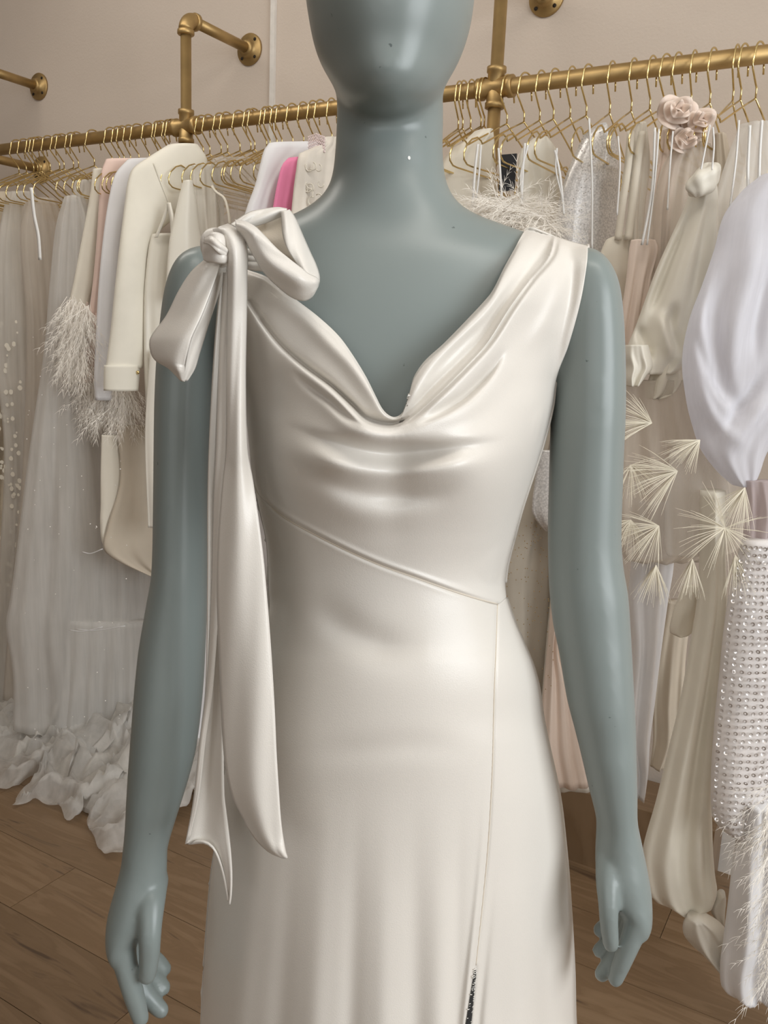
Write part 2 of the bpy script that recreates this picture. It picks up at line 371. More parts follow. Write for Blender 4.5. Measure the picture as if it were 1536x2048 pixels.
# legs inside the skirt down to the base plate
hipL, hipR = PT(600,1560,.012), PT(950,1560,.012)
for s, hip in ((-1, hipL), (1, hipR)):
    x0 = hip[0]
    P = [(x0*.9, .01, .80), (x0*.85, .0, .62), (x0*.75, .01, .46), (x0*.72, .02, .28), (x0*.70, .03, .09), (x0*.70, .03, .05)]
    body.tube(crom(np.array(P), 16), np.interp(np.linspace(0, 1, 16), [0, .3, .5, .7, 1], [.082, .068, .052, .046, .034]), 20)
    body.tube([(x0*.70, .05, .05), (x0*.70, .0, .045), (x0*.70, -.06, .035), (x0*.70, -.12, .03)], [.030, .034, .032, .014], 14)
man = empty('mannequin', tuple(MO), MYAW, 'blue-grey faceless mannequin wearing the ivory satin gown', 'mannequin')
tmp = body.build('body', m_skin, man)
md = tmp.modifiers.new('union', 'REMESH'); md.mode = 'VOXEL'; md.voxel_size = .0026; md.use_smooth_shade = True
sm = tmp.modifiers.new('smooth', 'SMOOTH'); sm.factor = .5; sm.iterations = 5
bpy.context.view_layer.update()
dg = bpy.context.evaluated_depsgraph_get()
me = bpy.data.meshes.new_from_object(tmp.evaluated_get(dg)); tmp.modifiers.clear()
old = tmp.data; tmp.data = me; bpy.data.meshes.remove(old); me.name = 'body'
me.polygons.foreach_set('use_smooth', [True]*len(me.polygons))
if not me.materials: me.materials.append(m_skin)
# soften the moulding of head, neck and shoulders
co = np.zeros(len(me.vertices)*3); me.vertices.foreach_get('co', co); co = co.reshape(-1, 3)
ed = np.zeros(len(me.edges)*2, int); me.edges.foreach_get('vertices', ed); ed = ed.reshape(-1, 2)
deg = np.bincount(ed.ravel(), minlength=len(co)).astype(float)[:, None]
wz = np.clip((co[:, 2:3] - 1.24)/.08, 0, 1)
for it in range(62):
    acc = np.stack([np.bincount(ed[:, 0], co[ed[:, 1], k], len(co)) + np.bincount(ed[:, 1], co[ed[:, 0], k], len(co)) for k in range(3)], 1)
    co = co + .6*wz*(acc/np.maximum(deg, 1) - co)
me.vertices.foreach_set('co', co.ravel()); me.update()
from mathutils.bvhtree import BVHTree
fl_ = [tuple(p.vertices) for p in me.polygons]
BODY = BVHTree.FromPolygons(co.tolist(), fl_)
c0 = Vector((0, -.80, CAM[2])); pq = Vector(PT(818, 316, 0)); hq = BODY.ray_cast(c0, (pq - c0).normalized())
mc = MB(); ux_ = hq[1].cross(Vector((0, 0, 1))).normalized(); uy_ = hq[1].cross(ux_)
mc.add([tuple(hq[0] + hq[1]*.0004 + (ux_*math.cos(a) + uy_*math.sin(a)*1.3)*.0013) for a in np.linspace(0, 5.5, 8)], [tuple(range(8))])
mc.build('paint_chip', plain('bare_plaster', (235, 235, 232), .7), man, False)['label'] = 'small white chip in the paint'
mb_ = MB(); n = 64
V = []; prof = [(0, .0), (0, .15), (.006, .155), (.012, .15), (.014, .0)]
prof = [(0, .15), (.004, .155), (.010, .155), (.014, .15)]
for z, r in prof:
    for a in range(n): V.append((r*math.cos(2*math.pi*a/n), .01 + r*math.sin(2*math.pi*a/n), z))
mb_.add(V, gridf(n, 4, wrap=True) + [tuple(range(n-1, -1, -1)), tuple(3*n + a for a in range(n))])
mb_.build('base_plate', plain('steel_plate', (150, 150, 148), .3, .9), man)

# ---------------------------------------------------------------- satin gown
DR = [  # py, left px, right px, centre depth, half depth
 (430,380,1215,.016,.088),(520,372,1215,.012,.100),(600,405,1183,.008,.108),(691,448,1141,.004,.116),(753,476,1117,.000,.121),(816,490,1107,.000,.126),(887,498,1089,.000,.128),
 (940,503,1072,.000,.124),(1016,518,1046,.000,.113),(1079,532,1028,.002,.102),(1131,536,1015,.004,.095),(1170,537,1011,.004,.093),(1229,538,1027,.004,.095),
 (1288,520,1052,.006,.101),(1330,505,1069,.006,.107),(1376,490,1081,.008,.113),(1440,470,1090,.010,.118),(1492,457,1101,.010,.120),(1590,443,1122,.010,.120),
 (1669,433,1132,.010,.122),(1768,420,1141,.010,.126),(1938,408,1151,.008,.134),(2048,402,1154,.006,.140),(2400,385,1180,.004,.165),(2790,350,1235,.0,.200)]
def depth0(px, py, sign=-1):
    t = rows_at(DR, py); c = (t[..., 1] + t[..., 2])/2; h = (t[..., 2] - t[..., 1])/2
    s = np.clip((px - c)/h, -1, 1)
    sh = np.interp(px, [372, 400, 480, 560, 640, 780, 920, 1000, 1050, 1110, 1175, 1215], [520, 488, 462, 440, 430, 430, 430, 447, 460, 473, 489, 505])
    k = np.clip((sh + 150 - py)/150, 0, 1); dd = t[..., 4]*np.sqrt(np.clip(1 - k*k, 0, 1))
    y = t[..., 3] + sign*dd*np.sqrt(np.clip(1 - s*s, 0, 1))
    if sign < 0:
        for bxp, byp in ((655, 915), (930, 925)):
            y = y - .022*np.exp(-((px - bxp)/88)**2 - ((py - byp)/95)**2)
        y = y + .006*np.exp(-((px - 790)/40)**2 - ((py - 930)/120)**2)
    return y
def stroke(px, py, pts, A, wa, wb, taper=(1, 1)):
    """relief along a polyline: height A at the line, falling over wa px on its left side and wb px on its right (walking direction, y down)"""
    P = crom(np.array(pts, float), max(8, 5*len(pts))); n = len(P)
    best = np.full(px.shape, 1e9); sgn = np.zeros(px.shape); tt = np.zeros(px.shape)
    for i in range(n - 1):
        a, b_ = P[i], P[i+1]; d = b_ - a; L2 = d @ d + 1e-9
        t = np.clip(((px - a[0])*d[0] + (py - a[1])*d[1])/L2, 0, 1)
        qx = px - a[0] - t*d[0]; qy = py - a[1] - t*d[1]; D = np.hypot(qx, qy); m = D < best
        best = np.where(m, D, best); sgn = np.where(m, np.sign(d[0]*qy - d[1]*qx), sgn); tt = np.where(m, (i + t)/(n - 1), tt)
    ss_ = lambda q: q*q*(3 - 2*q)
    tp = ss_(np.clip(tt/.38, 0, 1))*taper[0] + (1 - taper[0]) if taper[0] else 1.0
    te = ss_(np.clip((1 - tt)/.38, 0, 1))*taper[1] + (1 - taper[1]) if taper[1] else 1.0
    wd = np.where(sgn > 0, wb, wa)
    return A*np.exp(-(best/wd)**2)*tp*te
NECK = [(440,520),(470,528),(497,540),(530,552),(560,574),(592,599),(635,632),(676,670),(703,706),(732,753),(753,795),(764,816),(776,829),(789,834),(803,827),(812,808),(819,785),(828,753),(849,722),(887,687),(932,641),(978,591),(991,570),(1007,537),(1028,499),(1049,462),(1062,454),(1085,462),(1110,472),(1140,482),(1176,491)]
LFT = [(440,520),(436,570),(448,640),(466,720),(488,810),(497,880),(503,950)]
RGT = [(1176,491),(1174,524),(1162,599),(1137,691),(1114,753),(1105,816),(1087,887),(1070,940),(1045,1016),(1028,1079),(1015,1131),(1011,1165),(1013,1195)]
SEAM = [(503,950),(514,982),(528,1000),(566,1033),(616,1062),(700,1104),(765,1132),(830,1155),(900,1180),(960,1199),(995,1208),(1013,1195)]
FOLD1 = [(1110,474),(1098,516),(1060,562),(1018,620),(975,687),(938,728),(870,795),(818,840),(790,855),(762,855),(728,845),(703,820),(662,780),(608,741),(570,708),(540,675),(512,637),(493,607)]
def folds(px, py):
    h = np.zeros(px.shape)
    h += stroke(px, py, FOLD1, .0120, 38, 4.0, (.1, .3))
    h -= stroke(px, py, [(x + (6 if i < 8 else 5 if i < 13 else 7), y - (5 if i < 8 else 9 if i < 12 else 6)) for i, (x, y) in enumerate(FOLD1)], .0075, 6, 5, (.1, .4))                # roll of the outer cowl layer, sharp towards the neck
    h -= stroke(px, py, [(1098,490),(1050,548),(1005,610),(962,675),(925,715),(860,778),(815,822),(790,843),(765,843),(728,830),(700,805),(655,763),(600,722),(560,690),(525,640)], .0060, 8, 9, (.3, .5))
    h += stroke(px, py, [(1062,470),(1020,545),(985,610),(930,665),(870,722),(835,772),(818,815),(795,838),(772,832),(740,785),(700,730),(660,690),(610,640),(560,600)], .0060, 16, 14, (.5, .5))
    h -= stroke(px, py, [(1060,520),(1020,580),(975,640),(915,698),(860,760),(830,805)], .0035, 10, 10)
    h -= stroke(px, py, [(1015,690),(980,745),(937,789),(905,812),(868,832),(830,850)], .0095, 6, 12, (1, 1))     # second layer
    h += stroke(px, py, [(1060,640),(1010,735),(955,800),(900,832),(840,858),(790,872),(740,864),(690,838),(640,798),(590,755)], .0058, 24, 16)
    h -= stroke(px, py, [(1150,520),(1130,600),(1105,670)], .0025, 12, 12); h += stroke(px, py, [(1165,500),(1155,590),(1128,690),(1105,760)], .003, 8, 14)
    h += stroke(px, py, [(1140,488),(1128,560),(1095,640),(1040,720)], .004, 22, 18)
    h -= stroke(px, py, [(735,858),(700,838),(660,802),(615,768),(575,735)], .0085, 10, 6)
    # soft horizontal drapes across the bust
    h -= stroke(px, py, [(1030,878),(985,886),(930,893),(850,902),(760,904),(680,890),(610,868),(550,842)], .0150, 24, 13, (1, 1))
    h += stroke(px, py, [(1000,905),(900,936),(800,946),(700,936),(600,902),(530,862)], .0095, 24, 30)
    h += stroke(px, py, [(930,860),(860,872),(790,878),(710,866),(650,835)], .0045, 14, 16)
    h -= stroke(px, py, [(960,965),(860,990),(740,986),(630,955),(550,915)], .0065, 22, 24)
    h += stroke(px, py, [(900,1000),(800,1030),(700,1022),(620,985)], .0035, 26, 26)
    h -= stroke(px, py, [(560,720),(545,780),(548,850)], .004, 26, 30)
    # seam groove with a piped ridge each side
    h -= stroke(px, py, SEAM[:-1], .0030, 3.2, 3.2, (0, .6)); h += stroke(px, py, [(x, y + 7) for x, y in SEAM[:-1]], .0003, 6, 6, (0, .6))
    h += stroke(px, py, [(x + 2, y - 7) for x, y in SEAM[:-1]], .0016, 6, 4, (0, .6))
    SIDE = [(995,1208),(992,1300),(988,1400),(985,1530),(977,1680),(965,1810),(952,1930),(940,2048),(915,2400),(890,2790)]
    h -= stroke(px, py, SIDE, .0016, 3.0, 3.0, (0, 0)); h += stroke(px, py, [(x - 12, y) for x, y in SIDE[3:]], .0035, 9, 6, (1, 0))
    h -= stroke(px, py, [(x + 16, y) for x, y in SIDE[4:]], .0045, 9, 14, (1, 0))
    h -= stroke(px, py, [(952,1935),(945,1985),(936,2048),(920,2300)], .0050, 5, 5, (.8, 0))
    # skirt: soft hollow at the waist, belly, long hanging folds
    h -= stroke(px, py, [(600,1180),(680,1250),(760,1290),(860,1300)], .005, 34, 34)
    h -= stroke(px, py, [(560,1520),(700,1500),(850,1490),(970,1500)], .0022, 30, 30)
    f = .5*np.clip((py - 1480)/500, 0, 1.35)**1.3
    g = np.clip((py - 1500)/300, 0, 1)
    for x0, sl, wv_, A in ((520,-.10,20,.006),(590,-.07,18,-.005),(650,-.05,22,.006),(715,-.03,17,-.006),(770,-.01,20,.005),(830,0,18,-.006),(880,.0,20,.006),(922,-.03,11,-.004),(1030,.03,24,.006),(1075,.05,14,-.006),(1110,.10,18,.004)):
        h += A*f*g*np.exp(-((px - x0 - sl*(py - 1600))/wv_/(1 + .3*g))**2)
    return h
gown = empty('satin_gown', tuple(MO), MYAW, 'ivory satin gown with cowl neck and shoulder bow on the mannequin', 'dress')
def smoothcurve(P, n): return crom(np.array(P, float), n)
def coons(T, B, L, Rr, nu, nv):
    T, B = smoothcurve(T, nu), smoothcurve(B, nu); L, Rr = smoothcurve(L, nv), smoothcurve(Rr, nv)
    u = np.linspace(0, 1, nu)[None, :, None]; v = np.linspace(0, 1, nv)[:, None, None]
    return ((1-v)*T[None] + v*B[None] + (1-u)*L[:, None] + u*Rr[:, None]
            - ((1-u)*(1-v)*T[0] + u*(1-v)*T[-1] + (1-u)*v*B[0] + u*v*B[-1]))
EDGE = {}
def sheet(name, G, mat, thick=.0, turn=0.0, shift=0.0):
    px, py = G[..., 0], G[..., 1]
    fo = folds(px, py); y = depth0(px, py) + shift
    if turn:  # cowl edge rolls back towards the body
        e = np.linspace(0, 1, G.shape[0])[:, None]; y = y + turn*np.exp(-(e/.012)**2)
    V = PT(px, py, y); nv, nu = px.shape
    # the cloth lies on the mannequin: lift it clear wherever the body stands further out
    c0 = Vector((0, -.80, CAM[2])); corr = np.zeros((nv, nu))
    for j in range(nv):
        if V[j, 0, 2] < .85: break
        for i in range(nu):
            p = Vector(V[j, i]); h = BODY.ray_cast(c0, (p - c0).normalized())
            if h[0] is not None and h[0].y < V[j, i, 1] + .007 and V[j, i, 1] - h[0].y < .12: corr[j, i] = V[j, i, 1] + .007 - h[0].y
    bl = corr.copy()
    for _ in range(10):
        q = np.pad(bl, 1, mode='edge'); bl = np.maximum(corr, (q[:-2, 1:-1] + q[2:, 1:-1] + q[1:-1, :-2] + q[1:-1, 2:] + q[1:-1, 1:-1])/5)
    sf = 1 - .6*np.clip(bl/.01, 0, 1)*(fo < 0)
    y = y - bl - fo*sf; V = PT(px, py, y); EDGE[name] = (V[:, 0].copy(), V[:, -1].copy())
    o = link_mesh(name, V.reshape(-1, 3), gridf(nu, nv, flip=True), mat, gown)
    md = o.modifiers.new('thickness', 'SOLIDIFY'); md.thickness = .0014; md.offset = -1
    return o
def back_sheet(name, G, mat):
    px, py = G[..., 0], G[..., 1]; V = PT(px, py, depth0(px, py, 1)); nv, nu = px.shape
    EDGE[name] = (V[:, 0].copy(), V[:, -1].copy()); V = V.reshape(-1, 3)
    o = link_mesh(name, V, gridf(nu, nv), mat, gown)
    md = o.modifiers.new('thickness', 'SOLIDIFY'); md.thickness = .0014; md.offset = -1
    return o
Gb = coons(NECK, SEAM, LFT, RGT, 420, 380)
sheet('bodice', Gb, m_satin, turn=.005)
Gbb = coons(NECK, SEAM, LFT, RGT, 90, 70); back_sheet('bodice_back', Gbb, m_satin)
def skirt_grid(nu, nv):
    T = smoothcurve(SEAM, nu); out = np.zeros((nv, nu, 2)); sv = np.linspace(0, 1, nv)
    # columns run from the diagonal seam to the hem, edges follow the side outline
    for i in range(nu):
        u = .5 - .5*math.cos(math.pi*i/(nu-1)) if False else i/(nu-1)
        ys = T[i, 1] + (2790 - T[i, 1])*sv
        t = rows_at(DR, ys); uu = (T[i, 0] - rows_at(DR, T[i:i+1, 1])[0, 1])/(rows_at(DR, T[i:i+1, 1])[0, 2] - rows_at(DR, T[i:i+1, 1])[0, 1])
        if i == 0: uu = 0
        if i == nu - 1: uu = 1
        out[:, i, 0] = t[:, 1] + uu*(t[:, 2] - t[:, 1]); out[:, i, 1] = ys
    return out
Gs = skirt_grid(300, 460)
sheet('skirt', Gs, m_satin)
back_sheet('skirt_back', skirt_grid(80, 60), m_satin)
def side_gusset(front, back):
    for q in (0, 1):
        A = EDGE[front][q]; B = EDGE[back][q]; n = len(A); t = np.linspace(0, 1, n); tb = np.linspace(0, 1, len(B))
        Bi = np.stack([np.interp(t, tb, B[:, k]) for k in range(3)], 1); V = np.stack([A, (A + Bi)/2, Bi], 1).reshape(-1, 3)
        o = link_mesh('side_gusset', V, gridf(3, n), m_satin, gown)
side_gusset('bodice', 'bodice_back'); side_gusset('skirt', 'skirt_back')
# stitched seam lines
def line_on(name, pts, r, mat, off=.0005, n=160):
    P = crom(np.array(pts, float), n); y = depth0(P[:, 0], P[:, 1]) - folds(P[:, 0], P[:, 1]) - off
    m = MB(); m.tube(PT(P[:, 0], P[:, 1], y), r, 6); return m.build(name, mat, gown)
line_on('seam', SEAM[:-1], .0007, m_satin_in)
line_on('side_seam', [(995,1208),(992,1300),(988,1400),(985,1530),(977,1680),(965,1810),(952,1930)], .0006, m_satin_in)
# neckline and armhole piping
line_on('armhole_edge', RGT[:-1], .0016, m_satin, 0.0)
# lace lining showing in the slit
m = MB(); rnd = random.Random(3); m2 = MB()
m3 = MB()
for k in range(46):
    py = 1940 + k*4.2; c = 951 - (py - 1940)*.13; wl = 4 + (k/46)*12
    P = np.array([(c - wl*.5, py), (c + wl*.5, py), (c + wl*.5, py + 4.3), (c - wl*.5, py + 4.3)]); y = depth0(P[:, 0], P[:, 1]) - folds(P[:, 0], P[:, 1]) - .0022
    m3.add(PT(P[:, 0], P[:, 1], y), [(0, 1, 2, 3)])
    for q in range(1):
        x0 = c + rnd.uniform(-wl, wl)*.5; a = rnd.uniform(-.5, .5); P = np.array([(x0 - 2.5, py + 3*a), (x0, py - 1), (x0 + 3.0, py - 3 + 3*a)])
        y = depth0(P[:, 0], P[:, 1]) - folds(P[:, 0], P[:, 1]) - .0032; m2.tube(PT(P[:, 0], P[:, 1], y), .0004, 5)
m3.build('slit_lining', plain('black_lace_ground', (30, 30, 30), .8), gown, False)['label'] = 'black lining showing in the slit'
o = m2.build('lace_threads', plain('white_lace_thread', (225, 222, 215), .7), gown); o['kind'] = 'stuff'

# ribbons of the bow
def ribbon(name, rows, mat=None, bulge=.006, n=70, mcols=14, parent=None, waves=0.0, edge=.0009, label=None):
    """rows: (x1,y1,x2,y2,depth1,depth2)"""
    Rw = crom(np.array(rows, float), n); V = []
    for j, r in enumerate(Rw):
        for i in range(mcols):
            s = i/(mcols - 1); x = r[0]*(1-s) + r[2]*s; y = r[1]*(1-s) + r[3]*s
            w_ = math.hypot(r[2]-r[0], r[3]-r[1]); k = min(1, w_/30)
            dd = r[4]*(1-s) + r[5]*s - bulge*k*(1 - abs(2*s-1)**(2.2 if w_ < 45 else 1.7)) - .0016*k*math.sin(s*7.3 + j*.11 + r[0]*.01)*(1 - abs(2*s-1)**3) - waves*math.sin(s*9.5 + j*.05)*k
            V.append(PT(x, y, dd))
    o = link_mesh(name, V, gridf(mcols, n, flip=True), mat or m_satin, parent or gown)
    md = o.modifiers.new('thickness', 'SOLIDIFY'); md.thickness = edge*2; md.offset = 0
    if label: o['label'] = label
    return o
ribbon('ribbon_tail', [(447,520,462,520,-.085,-.085),(441,571,462,571,-.080,-.082),(433,653,458,653,-.078,-.080),(425,763,456,763,-.076,-.078),(418,900,450,900,-.076,-.078),(416,1000,446,1000,-.077,-.080),(416,1166,444,1166,-.080,-.083),
   (412,1374,446,1374,-.086,-.090),(400,1477,446,1490,-.090,-.096),(387,1602,448,1590,-.094,-.100),(379,1655,452,1625,-.096,-.102),(371,1689,457,1664,-.098,-.104),(396,1680,461,1705,-.100,-.108),(424,1692,463,1745,-.104,-.110),(444,1738,462,1785,-.106,-.110),(457,1800,459,1809,-.108,-.108)],
   bulge=-.005, n=110)
ribbon('ribbon_tail', [(427,459,455,449,-.098,-.098),(438,478,482,463,-.108,-.104),(450,498,492,488,-.112,-.106),(455,520,494,517,-.112,-.106),(456,544,493,544,-.110,-.106),(456,626,492,626,-.102,-.100),(455,763,490,763,-.098,-.096),(454,900,494,900,-.098,-.100),
   (447,960,505,960,-.098,-.102),(440,1040,517,1040,-.100,-.110),(436,1110,526,1110,-.102,-.114),(435,1187,533,1187,-.104,-.118),(438,1290,541,1290,-.108,-.124),(443,1415,549,1415,-.114,-.132),(450,1519,554,1519,-.120,-.138),(462,1583,558,1583,-.124,-.142),
   (482,1626,562,1640,-.128,-.146),(508,1672,566,1678,-.134,-.148),(537,1702,570,1702,-.140,-.150),(564,1715,574,1716,-.148,-.150)], bulge=.009, n=130, mcols=18)
m = MB()  # the tight inner roll of the front tail
ribbon('ribbon_fold', [(448,545,460,545,-.094,-.098),(443,640,458,640,-.090,-.094),(437,763,456,763,-.088,-.092),(432,900,455,900,-.088,-.092),(428,1000,446,1000,-.088,-.094),(424,1166,440,1166,-.090,-.096),(414,1374,426,1374,-.094,-.098),(401,1477,411,1477,-.098,-.100),(388,1600,396,1600,-.100,-.102),(373,1682,378,1678,-.102,-.102)], bulge=.005, n=90, mcols=8)
# left hanging loop
ribbon('bow_loop', [(411,520,444,520,-.080,-.096),(384,544,437,541,-.080,-.104),(359,582,421,586,-.080,-.110),(334,632,402,634,-.080,-.116),(303,675,383,675,-.082,-.120),(301,696,377,696,-.084,-.120),(310,718,371,720,-.088,-.118),(338,736,368,742,-.096,-.114),(362,760,368,763,-.106,-.108)], bulge=.010, mcols=20)
ribbon('bow_loop', [(438,524,456,526,-.094,-.080),(421,585,436,588,-.104,-.082),(402,634,418,642,-.108,-.084),(383,675,405,684,-.110,-.088),(375,705,397,710,-.110,-.092),(369,738,388,738,-.108,-.096),(364,761,374,761,-.106,-.102)], bulge=.003)
# right upright loop
ribbon('bow_loop', [(462,450,480,458,-.098,-.096),(499,426,508,452,-.094,-.090),(530,419,538,442,-.090,-.086),(555,416,562,432,-.086,-.084),(574,419,570,428,-.084,-.084)], bulge=.006)
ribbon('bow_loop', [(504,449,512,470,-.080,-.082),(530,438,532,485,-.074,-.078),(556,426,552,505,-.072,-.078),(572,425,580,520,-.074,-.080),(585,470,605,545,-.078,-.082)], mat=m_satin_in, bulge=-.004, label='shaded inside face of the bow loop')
ribbon('bow_loop', [(564,424,578,420,-.090,-.084),(565,446,590,438,-.096,-.084),(567,470,604,470,-.102,-.084),(576,500,618,502,-.106,-.084),(594,528,632,533,-.108,-.086),(606,545,638,556,-.110,-.092),(610,560,634,574,-.108,-.098)], bulge=.008)
ribbon('bow_loop', [(470,441,476,464,-.104,-.102),(490,444,490,478,-.110,-.106),(510,455,500,497,-.114,-.108),(528,472,513,519,-.116,-.108),(552,497,530,546,-.118,-.108),(578,518,558,574,-.120,-.108),(602,537,585,594,-.120,-.108),(616,548,606,600,-.116,-.106),(632,556,624,592,-.108,-.102),(638,562,635,572,-.098,-.098)], bulge=.010, mcols=20)
# knot: a wrapped band around a core
kc = PT(434, 496, -.092); V = []
nu, nv = 40, 24
for j in range(nv):
    ph = math.pi*j/(nv-1)
    for i in range(nu):
        th = 2*math.pi*i/nu; rx, ry, rz = .0135, .0120, .0150
        g = 1 + .05*math.sin(5*th + 2*ph)*math.sin(ph) + .04*math.sin(3*ph)
        x = rx*math.sin(ph)*math.cos(th)*g; yy = ry*math.sin(ph)*math.sin(th)*g; z = rz*math.cos(ph)
        V.append((kc[0] + x*.9 - z*.35, kc[1] + yy, kc[2] + z + x*.3))
link_mesh('knot', V, gridf(nu, nv, wrap=True, flip=True), m_satin, gown)
ribbon('knot_wrap', [(405,496,407,510,-.088,-.088),(410,478,411,521,-.106,-.106),(426,466,428,525,-.117,-.118),(444,470,448,526,-.116,-.117),(457,486,460,518,-.104,-.104)], bulge=.004, n=36, mcols=16)
ribbon('knot_wrap', [(411,474,408,486,-.106,-.108),(424,474,420,490,-.119,-.122),(440,486,434,503,-.122,-.124),(456,500,450,514,-.116,-.116)], bulge=.004, n=30, mcols=10)
for dx, dy in ((0, 0), (6, 14), (10, 27)):
    ribbon('knot_pleat', [(488+dx*.2,497+dy,488+dx*.2,509+dy,-.078,-.076),(502+dx*.3,500+dy*.9,503,512+dy,-.080,-.076),(516+dx,508+dy*.7,518+dx,520+dy*.8,-.074,-.070)], bulge=.004, n=14, mcols=8)

# ---------------------------------------------------------------- hangers
def hanger_path():
    P = [(-.0262*math.cos(math.radians(t)), .0225*math.sin(math.radians(t)) + .001) for t in np.linspace(-32, 165, 16)]
    return [(-.026, -.030)] + P + [(.0275, -.006), (.0335, -.024), (.031, -.031), (.006, -.056), (.001, -.060), (0, -.066), (0, -.080)]
def hanger_loop():
    sidep = [(.050, -.104), (.148, -.154), (.153, -.156), (.158, -.151), (.172, -.147), (.190, -.154), (.208, -.170), (.2155, -.186), (.214, -.199), (.203, -.207), (.188, -.2085)]
    return [(0, -.080)] + sidep + [(.0, -.2085)] + [(-a, z) for a, z in reversed(sidep)] + [(0, -.080)]
hm = MB()
hm.tube([(0, -a, z) for a, z in hanger_path()], .0020, 7)
hm2 = MB(); hm2.tube([(0, -a, z) for a, z in hanger_loop()], .0019, 7)
HOOKS_L = [20,35,50,58,65,83,102,111,130,140,172,208,223,232,245,262,283,303,311,325,332,392,405,428,441,466,488,496,520,527,541,551,573,595,615,630,652]
HOOKS_R = [909,918,934,955,962,1008,1043,1075,1103,1137,1170,1218,1262,1300,1328,1352,1384,1423,1470,1486,1517]
def rail_x(px):
    d = ray(px, 293 - .1146*px + .0); # direction near the rail at that column
    # solve for the point of the rail line in this image column
    best = None
    lo, hi = -4.5, .8
    for _ in range(50):
        mid = (lo + hi)/2; q = R.T @ (np.array([mid, RY - .030, RZ]) - CAM); x = 768 + FPX*q[0]/q[2]
        if x < px: lo = mid
        else: hi = mid
    return lo
hooks = []
proto = None
def hanger(x, yaw, label, group):
    global proto
    if proto is None:
        t = empty('clothes_hanger', (x, RY, RZ), yaw)
        hm.build('hook', m_wire, t); hm2.build('frame', m_wire, t); proto = t
    else:
        t = proto.copy(); COL.objects.link(t); t.location = (x, RY, RZ); t.rotation_euler = (0, 0, yaw)
        for c in proto.children:
            d = c.copy(); COL.objects.link(d); d.parent = t
    return tag(t, label, 'hanger', group)
hr = random.Random(11)
ORD = 'first second third fourth fifth sixth seventh eighth ninth tenth eleventh twelfth thirteenth fourteenth fifteenth sixteenth seventeenth'.split()
HG = [([p for p in HOOKS_L if p < 170], 'from the left edge, above the tulle gowns', 'hangers above the tulle gowns', 0),
      ([p for p in HOOKS_L if 170 <= p < 360][::-1], 'left of the elbow upright', 'hangers above the long sleeves', 0),
      ([p for p in HOOKS_L if p >= 360], 'right of the elbow upright', 'hangers between upright and neck', 0),
      ([p for p in HOOKS_R if p < 1000], 'right of the neck, before the tall upright', 'hangers beside the neck', 0),
      ([p for p in HOOKS_R if 1000 < p < 1280], 'right of the tall upright', 'hangers above the silver sequin dress', 0),
      ([p for p in HOOKS_R if p > 1280][::-1], 'from the right edge of the photo', 'hangers at the near end', 0)]
for lst, where, grp, dx in HG:
    for k, px in enumerate(lst):
        hanger(rail_x(px + dx), hr.uniform(-.10, .11) - (.12 if px > 1000 else 0), 'gold wire hanger, ' + ORD[k] + ' on the rail ' + where if 'edge' not in where and 'neck' not in where else 'gold wire hanger, ' + ORD[k] + ' ' + where, grp)

# ---------------------------------------------------------------- garments
M = dict(
 tulle=cloth('white_tulle', (232, 228, 221), .8, .3, .2, alpha=.56), tulle2=cloth('cool_white_tulle', (230, 227, 222), .8, .3, .2, alpha=.58),
 tulle3=cloth('beige_tulle', (222, 213, 201), .8, .3, .2, alpha=.56), lace=cloth('beige_lace', (196, 184, 165), .8, .2, .2, var=.2, weave=120, bstr=.6),
 organza=cloth('clear_organza', (225, 220, 212), .3, .2, .5, alpha=.30), chiffon=cloth('white_chiffon', (234, 234, 240), .7, .3, .2, alpha=.86),
 ivory=cloth('ivory_crepe', (222, 215, 200), .62), cream=cloth('cream_crepe', (228, 223, 209), .65), white=cloth('white_crepe', (226, 225, 226), .6),
 ivsatin=satin('pale_ivory_satin', (224, 219, 206), .4), blush=cloth('blush_chiffon', (224, 198, 186), .7), pink=cloth('hot_pink_fabric', (238, 138, 178), .6, var=.08),
 peach=satin('peach_satin', (230, 212, 198), .5), silver=None, beige=cloth('beige_crepe', (196, 184, 166), .7), offwhite=cloth('off_white_twill', (214, 208, 196), .6),
 ribbonm=satin('white_ribbon', (232, 231, 228), .35), feather=cloth('ivory_feather', (238, 232, 222), .7, .4), straw=cloth('straw_fibre', (224, 216, 196), .6), black=plain('black_tag_fabric', (26, 28, 34), .6))
def sequin_mat(name, col):
    m, nt, b = mat_new(name); tc = nt.nodes.new('ShaderNodeTexCoord'); v = nt.nodes.new('ShaderNodeTexVoronoi'); v.inputs['Scale'].default_value = 260
    nt.links.new(tc.outputs['Object'], v.inputs['Vector']); c = np.array(srgb(*col)[:3])
    nt.links.new(ramp(nt, v.outputs['Distance'], [(.0, tuple(np.minimum(c*1.15, 1)) + (1,)), (.8, tuple(c*.75) + (1,))]), b.inputs['Base Color'])
    b.inputs['Metallic'].default_value = .25; b.inputs['Roughness'].default_value = .3
    bump(nt, b, v.outputs['Color'], .5, .002); return m
M['silver'] = sequin_mat('silver_sequins', (222, 219, 216)); M['seqbase'] = cloth('pale_sequin_mesh', (226, 221, 218), .5, var=.1, weave=200)
m_disc = plain('sequin_disc', (196, 190, 186), .32, .55)

